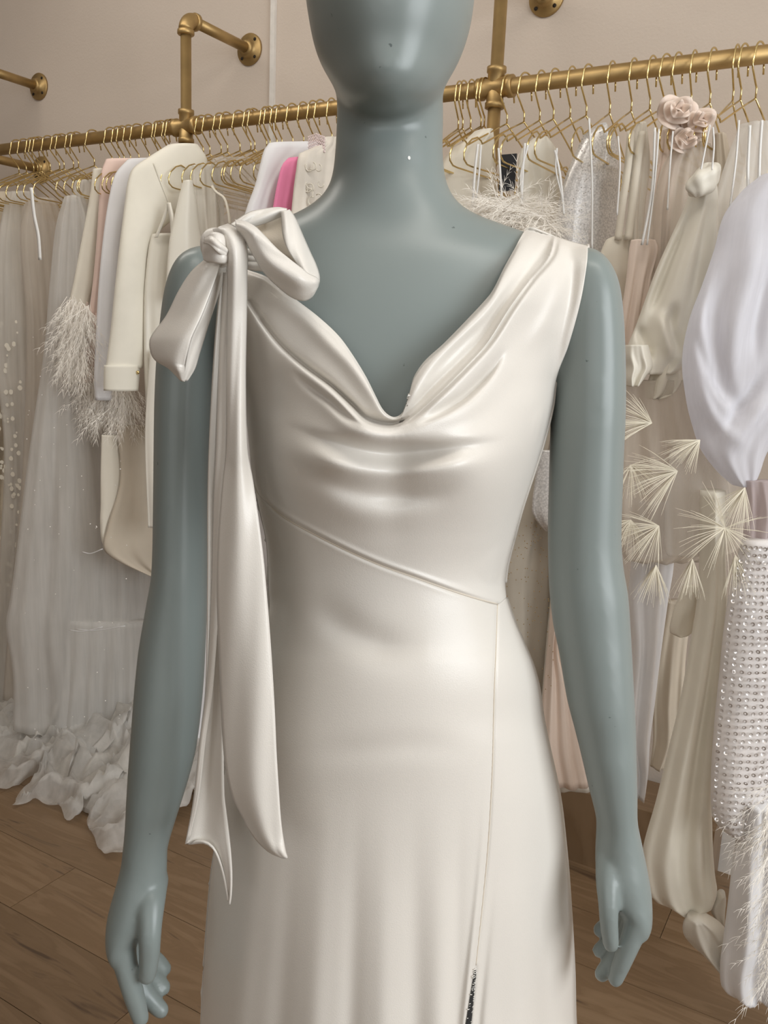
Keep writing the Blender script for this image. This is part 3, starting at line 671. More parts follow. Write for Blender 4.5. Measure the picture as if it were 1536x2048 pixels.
def plane_point(px, py, O, nrm):
    d = ray(px, py); t = ((O - CAM) @ nrm)/(d @ nrm); return CAM + t*d
def shell(name, rows, y, phi, th, mat, pleats=3, pa=.012, parent=None, label=None, nu=40, nv=70, group=None, cat='dress', seed=0, anchor=None,
          strokes=None, hemwave=0.0, back=.5, skew=0.0):
    """hanging garment piece. rows: (py, left px, right px); stands in the vertical plane through its anchor at room depth y,
    running in direction phi (0 = towards the wall, 90 = along the rail)"""
    rg = random.Random(seed*77 + 5)
    rows = sorted(rows); a = anchor or (rows[0][1], rows[0][0]); O = at_y(a[0], a[1], y)
    dv = np.array([math.sin(math.radians(phi)), math.cos(math.radians(phi)), 0]); nrm = np.array([dv[1], -dv[0], 0])   # towards camera side
    pys = np.linspace(rows[0][0], rows[-1][0], nv); T = rows_at([tuple(map(float, r[:3])) for r in rows], pys)
    ph = [rg.uniform(0, 6.28) for _ in range(6)]; V = []
    loop = 2*nu - 2
    if strokes:
        sx = np.linspace(0, 1, nu)[None, :]; gx = T[:, 1:2]*(1 - sx) + T[:, 2:3]*sx; gy = pys[:, None] + 0*gx
        SO = sum(stroke(gx, gy, *st) for st in strokes)
    for j in range(nv):
        v = j/(nv-1); L = plane_point(T[j, 1], pys[j], O, nrm); Rr = plane_point(T[j, 2], pys[j], O, nrm)
        amp = pa*min(1, .25 + v*1.4)
        front = []
        for i in range(nu):
            s = i/(nu-1); e = math.sqrt(max(0, 1 - (2*s - 1)**2))
            wv2 = (math.sin(2*math.pi*pleats*s + ph[0] + 1.1*math.sin(2.2*v + ph[1])) + .22*math.sin(2*math.pi*pleats*2.3*s + ph[2] - 1.8*v) + .5*math.sin(2*math.pi*pleats*.6*s + ph[3] + 3*v))
            off = th*e + amp*wv2*min(1, e*1.6)*.8
            p = L*(1-s) + Rr*s
            pp = p.copy()
            if strokes: off += SO[j, i]*min(1, e*2)
            if hemwave: pp = pp + np.array([0, 0, hemwave*math.sin(2*math.pi*pleats*s + ph[0])*max(0, v - .8)*5])
            front.append(pp + nrm*off)
        rear = []
        for i in range(nu - 2, 0, -1):
            s = i/(nu-1); e = math.sqrt(max(0, 1 - (2*s - 1)**2)); p = L*(1-s) + Rr*s
            rear.append(p - nrm*(th*back*e) )
        V += front + rear
    F = gridf(loop, nv, wrap=True, flip=True) + [tuple(range(loop)), tuple((nv-1)*loop + a for a in range(loop-1, -1, -1))]
    o = link_mesh(name, V, F, M[mat] if isinstance(mat, str) else mat, parent)
    if parent is None: tag(o, label, cat, group)
    elif label: o['label'] = label
    return o
def on_plane(px, py, anchor, y, phi, off):
    O = at_y(anchor[0], anchor[1], y); dv = np.array([math.sin(math.radians(phi)), math.cos(math.radians(phi)), 0]); nrm = np.array([dv[1], -dv[0], 0])
    return plane_point(px, py, O, nrm) + nrm*off
def strand_mesh(mb, P, w, up=None):
    """flat thin blade along points P"""
    P = np.asarray(P); k = len(P); V = []
    T = P[-1] - P[0]; T /= np.linalg.norm(T) + 1e-9; sd = np.cross(T, FW if up is None else up); sd /= np.linalg.norm(sd) + 1e-9
    for i in range(k):
        ww = w*(1 - .75*i/(k-1)); V += [P[i] - sd*ww, P[i] + sd*ww]
    F = [(2*i, 2*i+1, 2*i+3, 2*i+2) for i in range(k-1)]
    mb.add(V, F)
def feathers(name, polys, n, y, length, mat='feather', parent=None, label=None, cat='trim', group=None, w=.0007, down=.6, seed=1, spread=1.0, barb=True):
    """wispy strands rooted in px segments [(x0,y0,x1,y1)], length in metres"""
    rg = random.Random(seed); mb = MB()
    for k in range(n):
        s = polys[rg.randrange(len(polys))]; t = rg.random()
        px = s[0]*(1-t) + s[2]*t + rg.gauss(0, 5); py = s[1]*(1-t) + s[3]*t + rg.gauss(0, 6)
        p = at_y(px, py, y + rg.uniform(-.015, .03)); a = rg.gauss(0, .8*spread); L = length*rg.uniform(.5, 1.15)
        d = RT*math.sin(a) + np.array([0, 0, -math.cos(a)])*down + np.array([0, 0, 1])*(1-down)*rg.uniform(-.3, .6) - FW*rg.uniform(-.2, .5); d = d/np.linalg.norm(d)
        cur = RT*rg.uniform(-.5, .5) + np.array([0, 0, -1])*rg.uniform(0, .6)
        P = [p + d*L*q + cur*L*q*q*.6 for q in np.linspace(0, 1, 6)]
        strand_mesh(mb, P, w)
        if barb:
            for q in (2, 3, 4, 5):
                for sgn in (-1, 1):
                    dd = (P[q] - P[q-1]); dd /= np.linalg.norm(dd); sd = np.cross(dd, FW)*sgn*.5 + dd*1.1
                    strand_mesh(mb, [P[q], P[q] + sd*L*.12, P[q] + sd*L*.2 + np.array([0, 0, -L*.04])], w*.6)
    o = mb.build(name, M[mat], parent); o['kind'] = 'stuff'
    if parent is None: tag(o, label, cat, group, 'stuff')
    return o
def strap(name, pts, wpx, y, mat='ribbonm', parent=None, label=None, cat='ribbon', group=None, th=.0008):
    """hanging narrow loop ribbon as a flat band with thickness; pts (px,py)"""
    P = crom(np.array(pts, float), 24); V = []
    for q in P:
        V.append(at_y(q[0] - wpx/2, q[1], y)); V.append(at_y(q[0], q[1], y - .003)); V.append(at_y(q[0] + wpx/2, q[1], y))
    o = link_mesh(name, V, gridf(3, len(P), flip=True), M[mat], parent)
    md = o.modifiers.new('thickness', 'SOLIDIFY'); md.thickness = th*2
    if parent is None: tag(o, label, cat, group)
    return o

YN = 1.80
# ---- left of the mannequin
g = shell('lace_gown', [(385,-90,40),(500,-70,62),(700,-60,50),(900,-70,42),(1100,-80,30),(1300,-90,15),(1480,-120,5)], YN, 35, .03, 'lace', 4, .010, label='beige lace gown at the far left end of the rail', seed=1)
# appliqués of the lace: small petals standing proud
rg = random.Random(5); mb = MB()
for k in range(170):
    px = rg.uniform(-10, 42); py = rg.uniform(640, 1330)
    if rg.random() < .35 and py < 800: continue
    c = at_y(px, py, YN - .055); r = rg.uniform(.003, .009)
    mb.add([c + RT*r*math.cos(t)*rg.uniform(.7, 1) + np.array([0, 0, r*math.sin(t)]) for t in np.linspace(0, 5.5, 8)] , [tuple(range(7, -1, -1))])
o = mb.build('lace_applique', M['ivory'], g, False); o['kind'] = 'stuff'
shell('tulle_gown', [(385,14,70),(500,-8,104),(700,-10,118),(900,8,120),(1100,0,140),(1300,-10,150),(1450,-20,160)], YN-.02, 35, .035, 'tulle', 5, .010, label='sheer white tulle gown second from the far left end', seed=2)
shell('tulle_gown', [(398,52,110),(470,40,140),(640,52,150),(800,50,170),(1000,40,190),(1200,20,200),(1400,5,215)], YN-.04, 36, .035, 'tulle3', 5, .010, label='beige sheer gown with a thin white halter strap', seed=3)
strap('halter_strap', [(62,375),(68,430),(76,470),(80,520)], 7, YN-.09, label='thin white strap on the beige sheer gown', cat='strap')
big = shell('tulle_gown', [(395,128,168),(450,112,190),(560,100,200),(700,88,222),(850,66,270),(950,52,300),(1080,36,322),(1200,20,335),(1250,12,330),(1350,26,322),(1460,26,330)], YN-.07, 38, .05, 'tulle2', 5, .009,
      label='wide pearl-dotted tulle ball gown in front of the lace gown', seed=4, nu=70)
for rr, sd_ in (([(1080,80,322),(1180,62,345),(1250,58,352),(1290,60,350)], 9), ([(1240,135,340),(1350,128,345),(1480,112,352)], 10), ([(1380,20,150),(1480,0,190),(1530,-20,210)], 11)):
    shell('tier', rr, YN-.11, 40, .04, 'tulle2', 6, .008, parent=big, seed=sd_, nu=60, nv=30)
# pearl dots
rg = random.Random(8); mb = MB()
ico = bmesh.new(); bmesh.ops.create_icosphere(ico, subdivisions=1, radius=1); IV = np.array([v.co[:] for v in ico.verts]); IF = [tuple(v.index for v in f.verts) for f in ico.faces]; ico.free()
for k in range(70):
    py = rg.uniform(620, 1480); px = rg.uniform(15 + (1480-py)*.06, 230 + (py-620)*.06)
    c = at_y(px, py, YN-.165 - (py-620)*.00008); mb.add(IV*rg.uniform(.0012, .0022) + c, IF)
o = mb.build('pearl_beads', plain('pearl', (238, 234, 228), .2), big); o['kind'] = 'stuff'
for x0, x1, y_ in ((165,205,1098),(138,205,1254),(150,250,1252)):   # ruched seam lines of the tiers
    P = crom(np.array([(x0, y_+6, 0),(x0*.6+x1*.4, y_+9, 0),(x1, y_, 0)], float), 12); m = MB(); m.tube([at_y(q[0], q[1], YN-.17) for q in P], .0014, 6); m.build('tier_seam', M['white'], big)
# hem of tulle lying on the floor
def pile(name, outline, y0, y1, mat, seed, n=60, k=26, amp=.045, parent=None, label=None, cat='train', group=None):
    """ruffled tulle heap: outline = front edge in px on the floor, back edge further to the wall"""
    rg = random.Random(seed); E = crom(np.array(outline, float), n); V = []
    ph = [rg.uniform(0, 6.28) for _ in range(8)]
    for j in range(k):
        t = j/(k-1)
        for i in range(n):
            d = ray(E[i, 0], E[i, 1]); tt = -CAM[2]/d[2]; f = CAM + d*tt
            b_ = np.array([f[0] - .05*math.sin(i*.5), max(y1, f[1] + .1), 0]); p = f*(1-t) + b_*t
            a = i/n*2*math.pi
            q = Vector((p[0]*7 + seed, p[1]*7, t*1.5)); q2 = Vector((p[0]*17, p[1]*17 + seed, t*2)); q3 = Vector((p[0]*36, p[1]*36, seed))
            n1 = 1 - abs(PN(q))*2.2; n2 = 1 - abs(PN(q2))*2.2; n3 = PN(q3)
            z = (.004 + amp*max(0, .2 + 1.0*n1*max(n1, 0) + .75*n2*max(n2, 0) + .25*n3))*(math.sin(min(1, .10 + t*3.4)*math.pi/2)**.7) + .16*t*t
            p = p + np.array([.05*PN(q + Vector((5, 0, 0))), .05*PN(q + Vector((0, 9, 0))) + .02*PN(q2), max(.003, z)])
            V.append(p)
    o = link_mesh(name, V, gridf(n, k), M[mat], parent)
    if parent is None: tag(o, label, cat, group)
    return o
pile('hem_ruffle', [(-120,1500),(-40,1545),(20,1584),(60,1560),(35,1622),(90,1610),(140,1642),(150,1600),(175,1650),(168,1680),(215,1722),(250,1712),(262,1660),(300,1640),(372,1540)], 1.4, 1.88, 'tulle2', 21, 150, 44, .05, parent=big)
pile('hem_ruffle', [(-120,1440),(-40,1500),(20,1540),(70,1520),(110,1560),(180,1600),(220,1640),(270,1630),(330,1590),(380,1500)], 1.5, 1.95, 'tulle', 22, 120, 36, .075, parent=big)
pile('hem_ruffle', [(-100,1400),(0,1450),(60,1470),(130,1500),(210,1560),(290,1560),(350,1510),(400,1460)], 1.6, 2.0, 'tulle2', 23, 110, 30, .09, parent=big)
# sheer layers behind the sleeves
shell('tulle_gown', [(362,150,205),(440,135,215),(560,128,210),(760,115,225),(950,110,250),(1100,120,280)], YN-.03, 36, .03, 'tulle', 4, .008, label='narrow sheer tulle gown behind the feather-cuffed sleeve', seed=12)
# sleeves
f1 = shell('ivory_jacket', [(338,186,214),(400,178,206),(480,163,196),(560,148,188),(605,140,178),(640,150,176)], YN-.04, 34, .018, 'ivory', 1, .002, label='ivory sleeve with long feather cuff, leftmost of the hanging sleeves', cat='jacket', seed=13)
feathers('feather_cuff', [(138,600,176,620),(130,640,172,660),(136,690,170,710)], 420, YN-.13, .085, parent=f1, seed=4, spread=.5, down=.95, w=.0009)
b1 = shell('blush_blouse', [(318,212,300),(345,202,262),(400,198,232),(480,193,218),(560,186,208),(640,176,200),(720,170,194),(765,164,190)], YN-.045, 34, .016, 'blush', 1, .002, label='blush pink sleeve between the ivory and the white sleeve', cat='blouse', seed=14)
feathers('fringe', [(172,615,190,618),(166,680,184,684)], 120, YN-.075, .06, mat='blush', parent=b1, seed=9, spread=.12, barb=False, down=1)
w1 = shell('white_blouse', [(318,256,335),(345,232,300),(380,221,276),(460,208,250),(560,198,240),(660,192,232),(760,188,226),(800,190,226)], YN-.05, 34, .02, 'white', 1, .003, label='white sleeve between the blush sleeve and the cream blazer', cat='blouse', seed=15)
feathers('feather_cuff', [(172,752,268,776),(165,775,262,795),(175,800,258,815)], 520, YN-.085, .075, parent=w1, seed=6, spread=.5, down=.95, w=.0009)
bz = shell('cream_blazer', [(290,335,395),(312,300,412),(335,267,416),(360,256,412),(400,250,392),(440,245,345),(480,240,304),(560,231,292),(650,222,289),(730,212,286),(736,211,285)], YN-.05, 33, .026, 'cream', 1, .002, label='cream blazer with turned cuff and gold button', cat='jacket', seed=16)
shell('cuff', [(730,208,280),(756,207,279),(781,207,277)], YN-.05, 33, .031, 'cream', 1, .0005, parent=bz, seed=17, nv=12, anchor=(335,290))
cb = on_plane(272, 744, (335,290), YN-.05, 33, .026); mb = MB()
mb.add(IV*np.array([.006, .004, .006]) + cb + FW*.0, IF); mb.build('button', m_wire, bz)['label'] = 'gold cuff button'
m = MB(); m.tube([on_plane(x, y, (335,290), YN-.05, 33, .026) for x, y in crom(np.array([(304,330),(318,370),(334,410),(346,438)], float), 14)], .0022, 6); m.build('lapel_edge', M['cream'], bz)
shell('ivory_gown', [(870,203,240),(950,201,246),(1010,201,252),(1045,200,232),(1085,204,225),(1100,214,240)], YN-.12, 36, .01, 'ivory', 1, .003, label='pale draped panel hanging below the feather cuffs', cat='gown', seed=19)
shell('crepe_gown', [(850,232,330),(960,240,335),(1060,212,340),(1100,208,340),(1125,240,335),(1152,300,330)], YN-.10, 36, .012, 'beige', 2, .004, label='beige crepe skirt with curved hem behind the arm', cat='gown', seed=20)
sl = shell('slip_dress', [(468,304,392),(480,300,402),(520,294,398),(600,288,390),(720,288,392),(820,292,390),(870,296,380)], YN-.10, 33, .028, 'ivsatin', 3, .007, label='ivory satin slip dress behind the mannequin shoulder', seed=21,
      strokes=[([(310,478),(345,492),(390,478)], -.006, 8, 8)])
strap('shoulder_strap', [(337,405),(326,440),(312,475)], 7, YN-.11, 'ivsatin', parent=sl); strap('shoulder_strap', [(337,405),(344,440),(346,480)], 9, YN-.115, 'ivsatin', parent=sl)
shell('satin_camisole', [(362,366,384),(400,356,392),(450,345,398),(486,338,404),(600,330,410)], YN-.10, 33, .02, 'ivsatin', 1, .003, label='pointed ivory satin top beside the slip dress', cat='top', seed=22)
shell('crepe_gown', [(700,300,330),(860,290,330),(1055,296,330)], YN-.14, 34, .012, 'offwhite', 1, .004, label='off-white hem strip just left of the mannequin arm', cat='gown', seed=23)
shell('satin_camisole', [(330,385,440),(370,384,446),(430,384,448),(490,388,450)], YN-.06, 30, .012, 'offwhite', 3, .006, label='off-white pleated top left of the bow', cat='top', seed=24)
shell('sheer_blouse', [(316,425,520),(345,420,530),(380,430,526),(450,440,520),(520,440,520)], YN-.03, 30, .02, 'organza', 3, .006, label='sheer top with rolled neckline edge above the bow', cat='top', seed=25)
m = MB(); m.tube([at_y(x, y, YN-.07) for x, y in crom(np.array([(424,372),(432,384),(448,396),(456,420),(460,450)], float), 16)], .0035, 8); m.build('rolled_edge', M['ivory']); tag(bpy.data.objects['rolled_edge'], 'rolled ivory edging on the sheer top', 'trim')
wp = shell('white_jacket', [(286,538,655),(300,528,650),(330,520,600),(370,510,565),(420,492,552),(450,486,550),(540,510,556),(900,515,575),(1150,545,600)], YN-.10, 30, .022, 'white', 2, .006, label='white jacket with pearl mesh collar left of the neck', cat='jacket', seed=26)
rg = random.Random(2); mb = MB()
for i in range(11):
    for j in range(10):
        c = at_y(617 + i*3.1 + (j % 2)*1.5, 268 + j*3.3 + abs(i-5)*1.2, YN-.13); mb.add(IV*.0021 + c, IF)
o = mb.build('pearl_collar', plain('pink_pearl', (226, 208, 206), .3), wp); o['kind'] = 'stuff'
shell('pink_dress', [(316,576,604),(330,564,606),(360,556,604),(390,550,598),(430,545,590),(600,555,606),(1000,560,620)], YN-.11, 28, .016, 'pink', 2, .005, label='hot pink dress between the white jacket and the lace gown', seed=27)
lc = shell('lace_dress', [(276,640,672),(296,628,672),(305,600,672),(330,594,672),(370,588,668),(430,582,662),(470,578,655),(700,590,690),(1350,580,700)], YN-.12, 28, .020, cloth('ivory_cord_lace', (216, 208, 196), .7, var=.16, weave=110, bstr=.8), 3, .006, label='ivory corded lace dress directly left of the neck', seed=28)
rg = random.Random(12); mb = MB()
for k in range(26):
    px = rg.uniform(596, 656); py = rg.uniform(330, 440); c = np.array([px, py]); rr_ = rg.uniform(5, 9); a0 = rg.uniform(0, 6)
    mb.tube([at_y(px + rr_*math.cos(a0 + t), py + rr_*1.2*math.sin(a0 + t), YN-.165) for t in np.linspace(0, 4.2, 9)], .0014, 5)
o = mb.build('lace_cord', M['ivory'], lc); o['kind'] = 'stuff'
# ---- between torso and arms, and right of the neck
ig = shell('ivory_gown', [(262,950,980),(285,925,986),(300,900,988),(340,880,990),(400,880,992),(470,880,995),(560,890,1000),(900,880,1000),(1450,870,1010)], YN+.06, 34, .03, 'ivory', 3, .006, label='ivory satin gown with stand collar directly right of the neck', cat='gown', seed=31)
fg = shell('strapless_gown', [(420,960,1110),(470,960,1120),(560,980,1120),(800,1060,1130),(1100,1000,1085),(1480,990,1080)], YN-.05, 40, .03, 'ivory', 3, .008, label='strapless gown with fluffy feather neckline behind the mannequin shoulder', cat='gown', seed=32)
feathers('feather_trim', [(950,440,1110,455),(960,420,1090,430),(990,400,1060,420)], 380, YN-.10, .075, parent=fg, seed=15, spread=2.2, down=.35, w=.0008)
shell('satin_camisole', [(276,1068,1092),(300,1042,1112),(360,1036,1118),(440,1040,1122),(470,1045,1125),(800,1045,1100),(1000,1040,1100)], YN+.05, 42, .02, 'ivsatin', 2, .006, label='ivory top with wide curved straps behind the feather neckline', cat='top', seed=33,
      strokes=[([(1058,300),(1066,360),(1075,440)], -.012, 9, 9)])
sq = shell('sequin_dress', [(252,1188,1206),(262,1172,1224),(290,1158,1232),(340,1136,1236),(400,1118,1238),(480,1110,1236),(600,1100,1230),(800,1090,1200),(1200,1110,1200),(1500,1150,1240)], YN+.02, 48, .03, 'silver', 2, .003, label='silver sequinned dress right of the feather neckline', seed=34)
rg = random.Random(31); mb = MB()
for k in range(160):
    py = rg.uniform(262, 470); px = rg.uniform(1160 - (py-262)*.17, 1232); c = at_y(px, py, YN-.035); mb.add(IV*rg.uniform(.0008, .0016) + c, IF)
o = mb.build('glitter', m_disc, sq); o['kind'] = 'stuff'
sd = shell('strappy_dress', [(472,1228,1262),(480,1212,1264),(540,1192,1262),(600,1190,1258),(700,1200,1256)], YN-.04, 55, .02, 'ivory', 1, .003, label='ivory dress with two long shoulder straps right of the silver sequins', seed=35)
strap('shoulder_strap', [(1262,262),(1256,330),(1246,400),(1236,480)], 15, YN-.06, 'ivory', parent=sd); strap('shoulder_strap', [(1285,262),(1274,330),(1266,400),(1256,480)], 16, YN-.058, 'ivory', parent=sd)
shell('strappy_camisole', [(246,1274,1290),(262,1268,1294),(330,1262,1300),(420,1256,1290),(520,1256,1286)], YN-.04, 50, .012, 'offwhite', 2, .004, label='narrow off-white garment behind the long straps', cat='top', seed=36)
shell('peach_dress', [(480,1262,1310),(500,1258,1316),(560,1252,1300),(640,1240,1290),(720,1230,1280)], YN-.11, 55, .016, 'peach', 2, .006, label='peach bodice with curved top edge left of the knotted sleeve', seed=37)
# peach rosette ruffles
def rosette(name, px, py, y, r, mat, parent=None, label=None, seed=0, cat='flower'):
    rg = random.Random(seed); mb = MB(); c = at_y(px, py, y); U = RT; W = np.array([0, 0, 1.0])
    for k in range(4):
        R0 = r*(1 - .22*k); n = 40; V = []
        ph = rg.uniform(0, 6)
        for j in range(6):
            t = j/5
            for i in range(n):
                a = 2*math.pi*i/n; rad = R0*(.15 + .85*t)*(1 + .08*math.sin(3*a + ph)*t)
                V.append(c + U*rad*math.cos(a) + W*rad*math.sin(a)*.85 - FW*(.012*k + .018*t*math.sin(3*a + ph)*.5 + .012*t))
        mb.add(V, gridf(n, 6, wrap=True))
    o = mb.build(name, M[mat], parent)
    md = o.modifiers.new('thickness', 'SOLIDIFY'); md.thickness = .0012
    if parent is None: tag(o, label, cat)
    return o
pr = shell('ruffled_dress', [(262,1322,1352),(300,1320,1362),(360,1310,1350),(430,1300,1340),(560,1296,1334)], YN-.05, 60, .02, 'peach', 3, .010, label='peach satin dress with rosettes hanging above the knotted sleeve', seed=38)
rosette('rosette', 1348, 228, YN-.08, .036, 'peach', pr, seed=1); rosette('rosette', 1392, 248, YN-.06, .032, 'peach', pr, seed=2); rosette('rosette', 1362, 285, YN-.07, .026, 'peach', pr, seed=3)
shell('tulle_gown', [(290,1350,1420),(340,1322,1435),(420,1305,1440),(520,1290,1440),(700,1260,1440)], YN-.06, 62, .03, 'tulle3', 5, .010, label='beige sheer gown directly behind the knotted ivory sleeve', seed=39)
shell('beige_gown', [(270,1425,1450),(330,1425,1462),(420,1425,1466),(520,1420,1470)], YN-.04, 62, .02, 'beige', 2, .006, label='dull beige gown between the knotted sleeve and the chiffon', cat='gown', seed=40)
shell('tulle_gown', [(250,1480,1560),(300,1460,1580),(360,1440,1600),(420,1425,1600),(700,1400,1600)], YN-.08, 66, .03, 'tulle', 4, .010, label='sheer gown at the right edge behind the white chiffon', seed=41)
# knotted ivory sleeve with puffed end
kn = shell('knotted_gown', [(368,1384,1430),(392,1376,1433),(420,1366,1434),(470,1343,1434),(540,1312,1430),(600,1290,1424),(650,1272,1414),(690,1256,1404),(715,1250,1392),(735,1252,1372),(748,1262,1352)], YN-.14, 66, .040, 'ivsatin', 2, .008,
      label='ivory satin garment with knotted top and balloon hem', cat='gown', seed=42, nu=60,
      strokes=[([(1392,392),(1370,450),(1340,520),(1308,600),(1280,680)], -.020, 12, 12), ([(1410,400),(1400,480),(1388,560),(1375,640)], -.010, 14, 12), ([(1300,600),(1310,640),(1330,690),(1352,735)], .016, 12, 16), ([(1345,600),(1335,660),(1350,720)], -.016, 12, 12), ([(1262,640),(1285,680),(1300,730)], -.014, 10, 10)])
kc2 = at_y(1408, 360, YN-.185); V = []
for j in range(nv):
    ph = math.pi*j/(nv-1)
    for i in range(nu):
        th = 2*math.pi*i/nu; g_ = 1 + (.10*math.sin(2*th + 3.5*ph + 1) + .07*math.sin(5*th - 4*ph))*math.sin(ph)
        p = RT*(.0255*math.sin(ph)*math.cos(th)*g_ + .010*math.cos(ph)) + FW*.022*math.sin(ph)*math.sin(th)*g_ + np.array([0, 0, .029*math.cos(ph)*g_]); V.append(kc2 + p)
link_mesh('knot', V, gridf(nu, nv, wrap=True), M['ivsatin'], kn)
shell('puff', [(690,1248,1296),(712,1246,1302),(735,1250,1305),(755,1248,1290),(772,1252,1276)], YN-.215, 66, .03, 'ivsatin', 2, .006, parent=kn, seed=43, nv=24)
shell('lining_flap', [(706,1330,1362),(740,1305,1364),(765,1295,1364),(790,1292,1345),(798,1296,1318)], YN-.165, 66, .015, 'ivory', 2, .005, parent=kn, seed=44, nv=24)
# white chiffon sleeve bundle
shell('chiffon_gown', [(352,1520,1600),(380,1486,1610),(430,1448,1620),(500,1428,1630),(570,1404,1640),(640,1378,1640),(720,1364,1640),(800,1372,1640),(850,1384,1580),(900,1402,1536),(945,1436,1518),(968,1462,1506)], YN-.20, 70, .04, 'chiffon', 2, .004,
      label='voluminous white chiffon sleeve at the right edge', cat='gown', seed=45, nu=70,
      strokes=[([(1430,470),(1404,560),(1392,660),(1420,780),(1490,880)], .015, 16, 26), ([(1460,520),(1430,640),(1440,760),(1500,850)], -.014, 14, 16), ([(1520,420),(1490,560),(1460,690),(1475,780)], .014, 18, 24),
               ([(1536,520),(1510,640),(1500,740)], -.012, 12, 14), ([(1376,720),(1420,830),(1500,900)], .012, 10, 18), ([(1560,760),(1500,830),(1440,920)], .014, 14, 20), ([(1540,720),(1480,800),(1420,880)], -.012, 10, 10), ([(1380,640),(1410,740),(1470,830)], -.011, 12, 10)])
# organza dress with straw tassels
og = shell('organza_dress', [(760,1246,1400),(860,1240,1440),(960,1236,1490),(1050,1238,1486),(1100,1242,1470),(1120,1250,1400)], YN-.18, 64, .03, 'tulle3', 4, .010, label='sheer organza dress covered with straw tassels beside the arm', seed=46, nu=60)
shell('organza_layer', [(900,1340,1440),(1000,1330,1460),(1100,1330,1448),(1112,1336,1440)], YN-.20, 66, .01, 'organza', 2, .004, parent=og, seed=47, nv=30)
rg = random.Random(44); T_ = [(1318,1052,.085,145,1.1),(1450,1056,.095,120,2.6),(1304,846,.085,190,.8),(1355,942,.10,165,.9),(1312,1130,.07,90,.55),(1385,1118,.07,92,.42),(1262,1040,.06,110,1.2),(1490,975,.075,115,.7),(1470,1110,.075,75,.5),(1262,930,.07,60,1.5),(1400,880,.07,140,.7)]
for (px, py, L, ang, spd) in T_:
    mb = MB(); c = at_y(px, py, YN-.255)
    for k in range(60):
        a = math.radians(ang) + rg.uniform(-spd, spd); a2 = rg.uniform(-.5, .8); l = L*rg.uniform(.65, 1.05)
        d = RT*math.cos(a) + np.array([0, 0, -1])*math.sin(a) - FW*a2*.6; d /= np.linalg.norm(d)
        strand_mesh(mb, [c, c + d*l*.35, c + d*l*.7 + np.array([0, 0, -l*.02]), c + d*l + np.array([0, 0, -l*.07])], .0006)
    o = mb.build('straw_tassel', M['straw'], og, False); o['kind'] = 'stuff'
# long skirts lower right
shell('white_skirt', [(1118,1262,1348),(1200,1256,1336),(1300,1262,1322),(1400,1254,1310),(1480,1250,1300),(1540,1262,1296),(1588,1262,1290),(1000,1262,1340)], YN-.13, 66, .03, 'white', 2, .008, label='long plain white skirt hanging just right of the arm', cat='skirt', seed=48)
shell('beige_skirt', [(1200,1330,1385),(1300,1316,1372),(1400,1306,1366),(1480,1306,1362),(1532,1300,1330)], YN-.05, 60, .02, 'beige', 2, .006, label='shaded beige skirt behind the plain white skirt', cat='skirt', seed=49)
shell('fabric_tie', [(1170,1365,1412),(1200,1354,1404),(1240,1342,1388),(1265,1340,1384),(1271,1352,1376)], YN-.16, 66, .012, 'ivory', 1, .003, label='short ivory sash end below the straw tassels', cat='tie', seed=50)
shell('fabric_tie', [(1175,1404,1416),(1240,1390,1402),(1297,1380,1386)], YN-.165, 66, .006, 'ivory', 1, .002, label='thin pointed ivory tie beside the short sash', cat='tie', seed=51)
shell('flared_skirt', [(1130,1398,1450),(1200,1394,1452),(1300,1378,1446),(1400,1360,1436),(1500,1336,1428),(1600,1312,1424),(1700,1285,1426),(1750,1287,1430),(1788,1298,1434),(1805,1320,1420),(1811,1345,1396),(980,1400,1450)], YN-.19, 66, .035, 'cream', 2, .010,
      label='long ivory flared skirt hanging right of the hand', cat='skirt', seed=52, nu=50, strokes=[([(1398,1600),(1404,1700),(1408,1790)], -.014, 8, 8), ([(1340,1640),(1350,1800)], .006, 14, 14)])
ss = shell('sequin_gown', [(1078,1484,1560),(1150,1464,1570),(1250,1448,1572),(1350,1438,1570),(1450,1428,1560),(1550,1422,1545),(1630,1424,1525),(1655,1440,1515),(1666,1460,1505)], YN-.24, 70, .025, 'seqbase', 1, .003,
      label='pale sleeve covered in rows of round sequins at the right edge', cat='gown', seed=53)
mb = MB(); OO = at_y(1484, 1078, YN-.24); dv = np.array([math.sin(math.radians(70)), math.cos(math.radians(70)), 0]); nr = np.array([dv[1], -dv[0], 0])
SR = rows_at([(1078,1484,1560),(1150,1464,1570),(1250,1448,1572),(1350,1438,1570),(1450,1428,1560),(1550,1422,1545),(1630,1424,1525),(1666,1460,1505)], np.arange(1090, 1660, 13.5))
rg = random.Random(3)
for r_, py in zip(SR, np.arange(1090, 1660, 13.5)):
    ncol = 9
    for i in range(ncol):
        s = (i + .5)/ncol; px = r_[1]*(1-s) + r_[2]*s
        if px > 1545: continue
        e = math.sqrt(1 - (2*s-1)**2); c = plane_point(px, py + rg.uniform(-1.5, 1.5), OO, nr) + nr*(.025*e + .006)
        tl = nr + np.array([rg.gauss(0, .25), 0, rg.gauss(0, .25)]); tl /= np.linalg.norm(tl); u_ = np.cross(tl, [0, 0, 1]); u_ /= np.linalg.norm(u_); v_ = np.cross(u_, tl)
        V = []
        for rr_ in (.0016, .0038):
            for q in range(10): V.append(c + rr_*(math.cos(q*.6283)*u_ + math.sin(q*.6283)*v_) + tl*(.0006 if rr_ > .003 else 0))
        mb.add(V, gridf(10, 2, wrap=True))
o = mb.build('sequin', m_disc, ss, False); o['kind'] = 'stuff'
ltr = shell('white_gown', [(1600,1486,1560),(1700,1468,1600),(1800,1456,1620),(1880,1446,1620),(1930,1440,1600),(1975,1444,1600),(1984,1460,1590)], YN-.23, 68, .04, 'white', 3, .012, label='white gown reaching the floor at the right edge', cat='gown', seed=54)
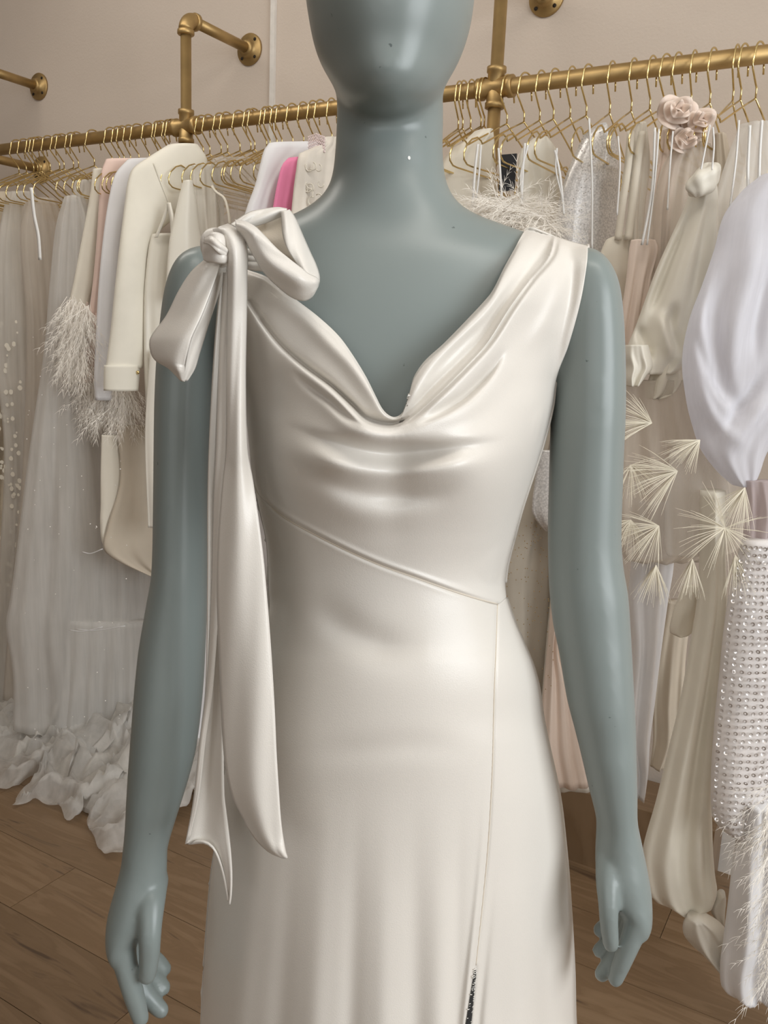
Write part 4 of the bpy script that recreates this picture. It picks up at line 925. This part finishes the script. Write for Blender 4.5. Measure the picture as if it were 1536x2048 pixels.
def blob(name, rings, mat, parent):
    """soft folded cloth lying on the floor. rings: (px,py,rx,rz)"""
    V = []; n = 24
    for (px, py, rx, rz) in rings:
        d = ray(px, py); c = CAM + d*(-(CAM[2]-rz)/d[2])
        for i in range(n):
            a = 2*math.pi*i/n; V.append(c + RT*rx*math.cos(a)*(1 + .14*math.sin(3*a)) + np.array([0, 0, max(-rz + .001, rz*math.sin(a)*(1 + .12*math.sin(5*a + px)))]) )
    k = len(rings)
    return link_mesh(name, V, gridf(n, k, wrap=True) + [tuple(range(n-1, -1, -1)), tuple((k-1)*n + a for a in range(n))], M[mat], parent)
shell('train', [(1828,1376,1412),(1845,1366,1440),(1870,1368,1460),(1890,1384,1462),(1912,1410,1462),(1935,1438,1462)], YN-.20, 72, .03, 'offwhite', 2, .008, parent=ltr, seed=55, nv=24, anchor=(1376,1828))
shell('train', [(1784,1436,1450),(1800,1420,1452),(1820,1420,1450),(1842,1436,1448)], YN-.14, 72, .02, 'offwhite', 1, .004, parent=ltr, seed=56, nv=16, anchor=(1436,1784))
feathers('feather_strip', [(1548,1560,1546,1700),(1548,1700,1544,1840),(1544,1840,1542,1960)], 170, YN-.34, .07, label='wispy ivory feather strip at the lower right edge', cat='trim', seed=70, spread=.6)
shell('pink_tulle_gown', [(960,1486,1560),(1020,1490,1570),(1075,1486,1570)], YN-.22, 68, .02, cloth('mauve_tulle', (205, 192, 192), .8, alpha=.75), 3, .006, label='mauve tulle piece above the round-sequin sleeve', cat='gown', seed=57)
# seen between the arm and the torso at the right
dt = shell('dotted_tulle_gown', [(860,1082,1110),(950,1060,1110),(1040,1035,1112),(1150,1005,1115),(1300,1010,1118),(1380,1040,1125),(1440,1060,1130),(520,1090,1140),(700,1112,1150)], YN-.06, 46, .03, cloth('champagne_tulle', (190, 182, 168), .7), 2, .006, label='champagne tulle gown with gold dots between torso and arm', cat='gown', seed=58)
rg = random.Random(9); mb = MB()
for k in range(170):
    px = rg.uniform(1012, 1108); py = rg.uniform(1020, 1380); mb.add(IV*.0013 + at_y(px, py, YN-.115), IF)
o = mb.build('gold_dots', m_pipe, dt); o['kind'] = 'stuff'
shell('sequin_band', [(900,1078,1110),(960,1070,1110),(1020,1064,1108),(1040,1072,1108),(1062,1090,1106)], YN-.13, 46, .015, 'silver', 1, .003, label='lower end of a silver sequin sash between torso and arm', cat='sash', seed=59)
shell('peach_skirt', [(1280,1096,1116),(1360,1088,1140),(1440,1082,1155),(1500,1080,1165),(1570,1090,1180),(600,1150,1205),(900,1125,1200)], YN-.10, 50, .02, 'peach', 3, .006, label='pale peach skirt showing left of the forearm at the right', cat='skirt', seed=60)
shell('ivory_skirt', [(1450,1080,1190),(1520,1095,1200),(1576,1100,1205),(900,1130,1215)], YN-.06, 50, .02, 'offwhite', 2, .006, label='off-white skirt hem behind the right-hand forearm', cat='skirt', seed=61)
shell('white_skirt', [(860,400,560),(1100,400,560),(1300,395,500),(1500,390,450),(1530,392,440),(560,450,540)], YN+.02, 40, .02, 'white', 2, .006, label='white skirt behind the long ribbon tails', cat='skirt', seed=62)
# gowns on the stretch of rail hidden by the mannequin, plain to see from one step aside
for k, (x0, x1, mt, lb) in enumerate(((690, 730, 'ivory', 'long ivory gown hanging behind the neck, first of three'), (735, 778, 'ivsatin', 'long pale satin gown behind the neck, second of three'), (785, 832, 'white', 'long white gown hanging behind the neck, third of three'))):
    shell('evening_gown', [(300, x0, x1), (420, x0-12, x1+10), (700, x0-20, x1+14), (1100, x0-30, x1+20), (1500, x0-44, x1+30)], YN+.02, 34, .022, mt, 3, .006, label=lb, cat='gown', seed=80 + k)
    hanger(rail_x((x0 + x1)/2 + 10), .03*k - .03, 'gold wire hanger behind the neck, ' + ORD[k] + ' from the left', 'hangers behind the neck')
# hanging loop ribbons
ST = [((956,288),(950,340),(945,415),7),((962,290),(958,350),(950,415),5),((997,296),(1000,340),(1004,400),6),((1050,286),(1046,340),(1043,410),6),((1056,290),(1042,350),(1044,400),6),((1110,300),(1120,350),(1128,430),7),((1114,296),(1112,340),(1126,400),5),
      ((1178,236),(1184,360),(1184,500),6),((1236,272),(1240,330),(1234,430),5),((1310,255),(1304,380),(1284,490),7),((1318,258),(1308,380),(1294,490),5),((1346,262),(1340,330),(1335,420),5),
      ((1420,250),(1412,290),(1402,340),5),((1426,254),(1428,290),(1424,340),5),((1478,240),(1472,320),(1460,415),6),((1500,250),(1496,330),(1496,380),8),((1524,240),(1520,300),(1518,360),8)]
cnt = {}
for a, b_, c_, wp_ in ST:
    sec = 'beside the neck' if a[0] < 1130 else 'in front of the silver sequins' if a[0] < 1280 else 'near the right edge'
    cnt[sec] = cnt.get(sec, 0) + 1
    strap('hanging_loop', [a, b_, c_], wp_*.8, YN-(.09 if a[0] < 1200 else .14 if a[0] < 1400 else .20), label='thin white hanging ribbon loop, ' + ORD[cnt[sec] - 1] + ' from the left ' + sec, cat='ribbon', group='hanging loops ' + sec)
mb = MB(); c = at_y(1016, 338, YN-.0); mb.box(tuple(c - np.array([.018, .002, .045])), tuple(c + np.array([.018, .002, .03]))); o = mb.build('garment_label', M['black'], None, False); tag(o, 'small black tag between the ribbon loops right of the neck', 'tag')
# low wooden box on the floor behind the hems
mb = MB(); mb.box((-.60, 2.02, 0), (-.22, 2.185, .20)); o = mb.build('wooden_box', m_oak, None, False); tag(o, 'low brown wooden box on the floor behind the white skirt', 'box')
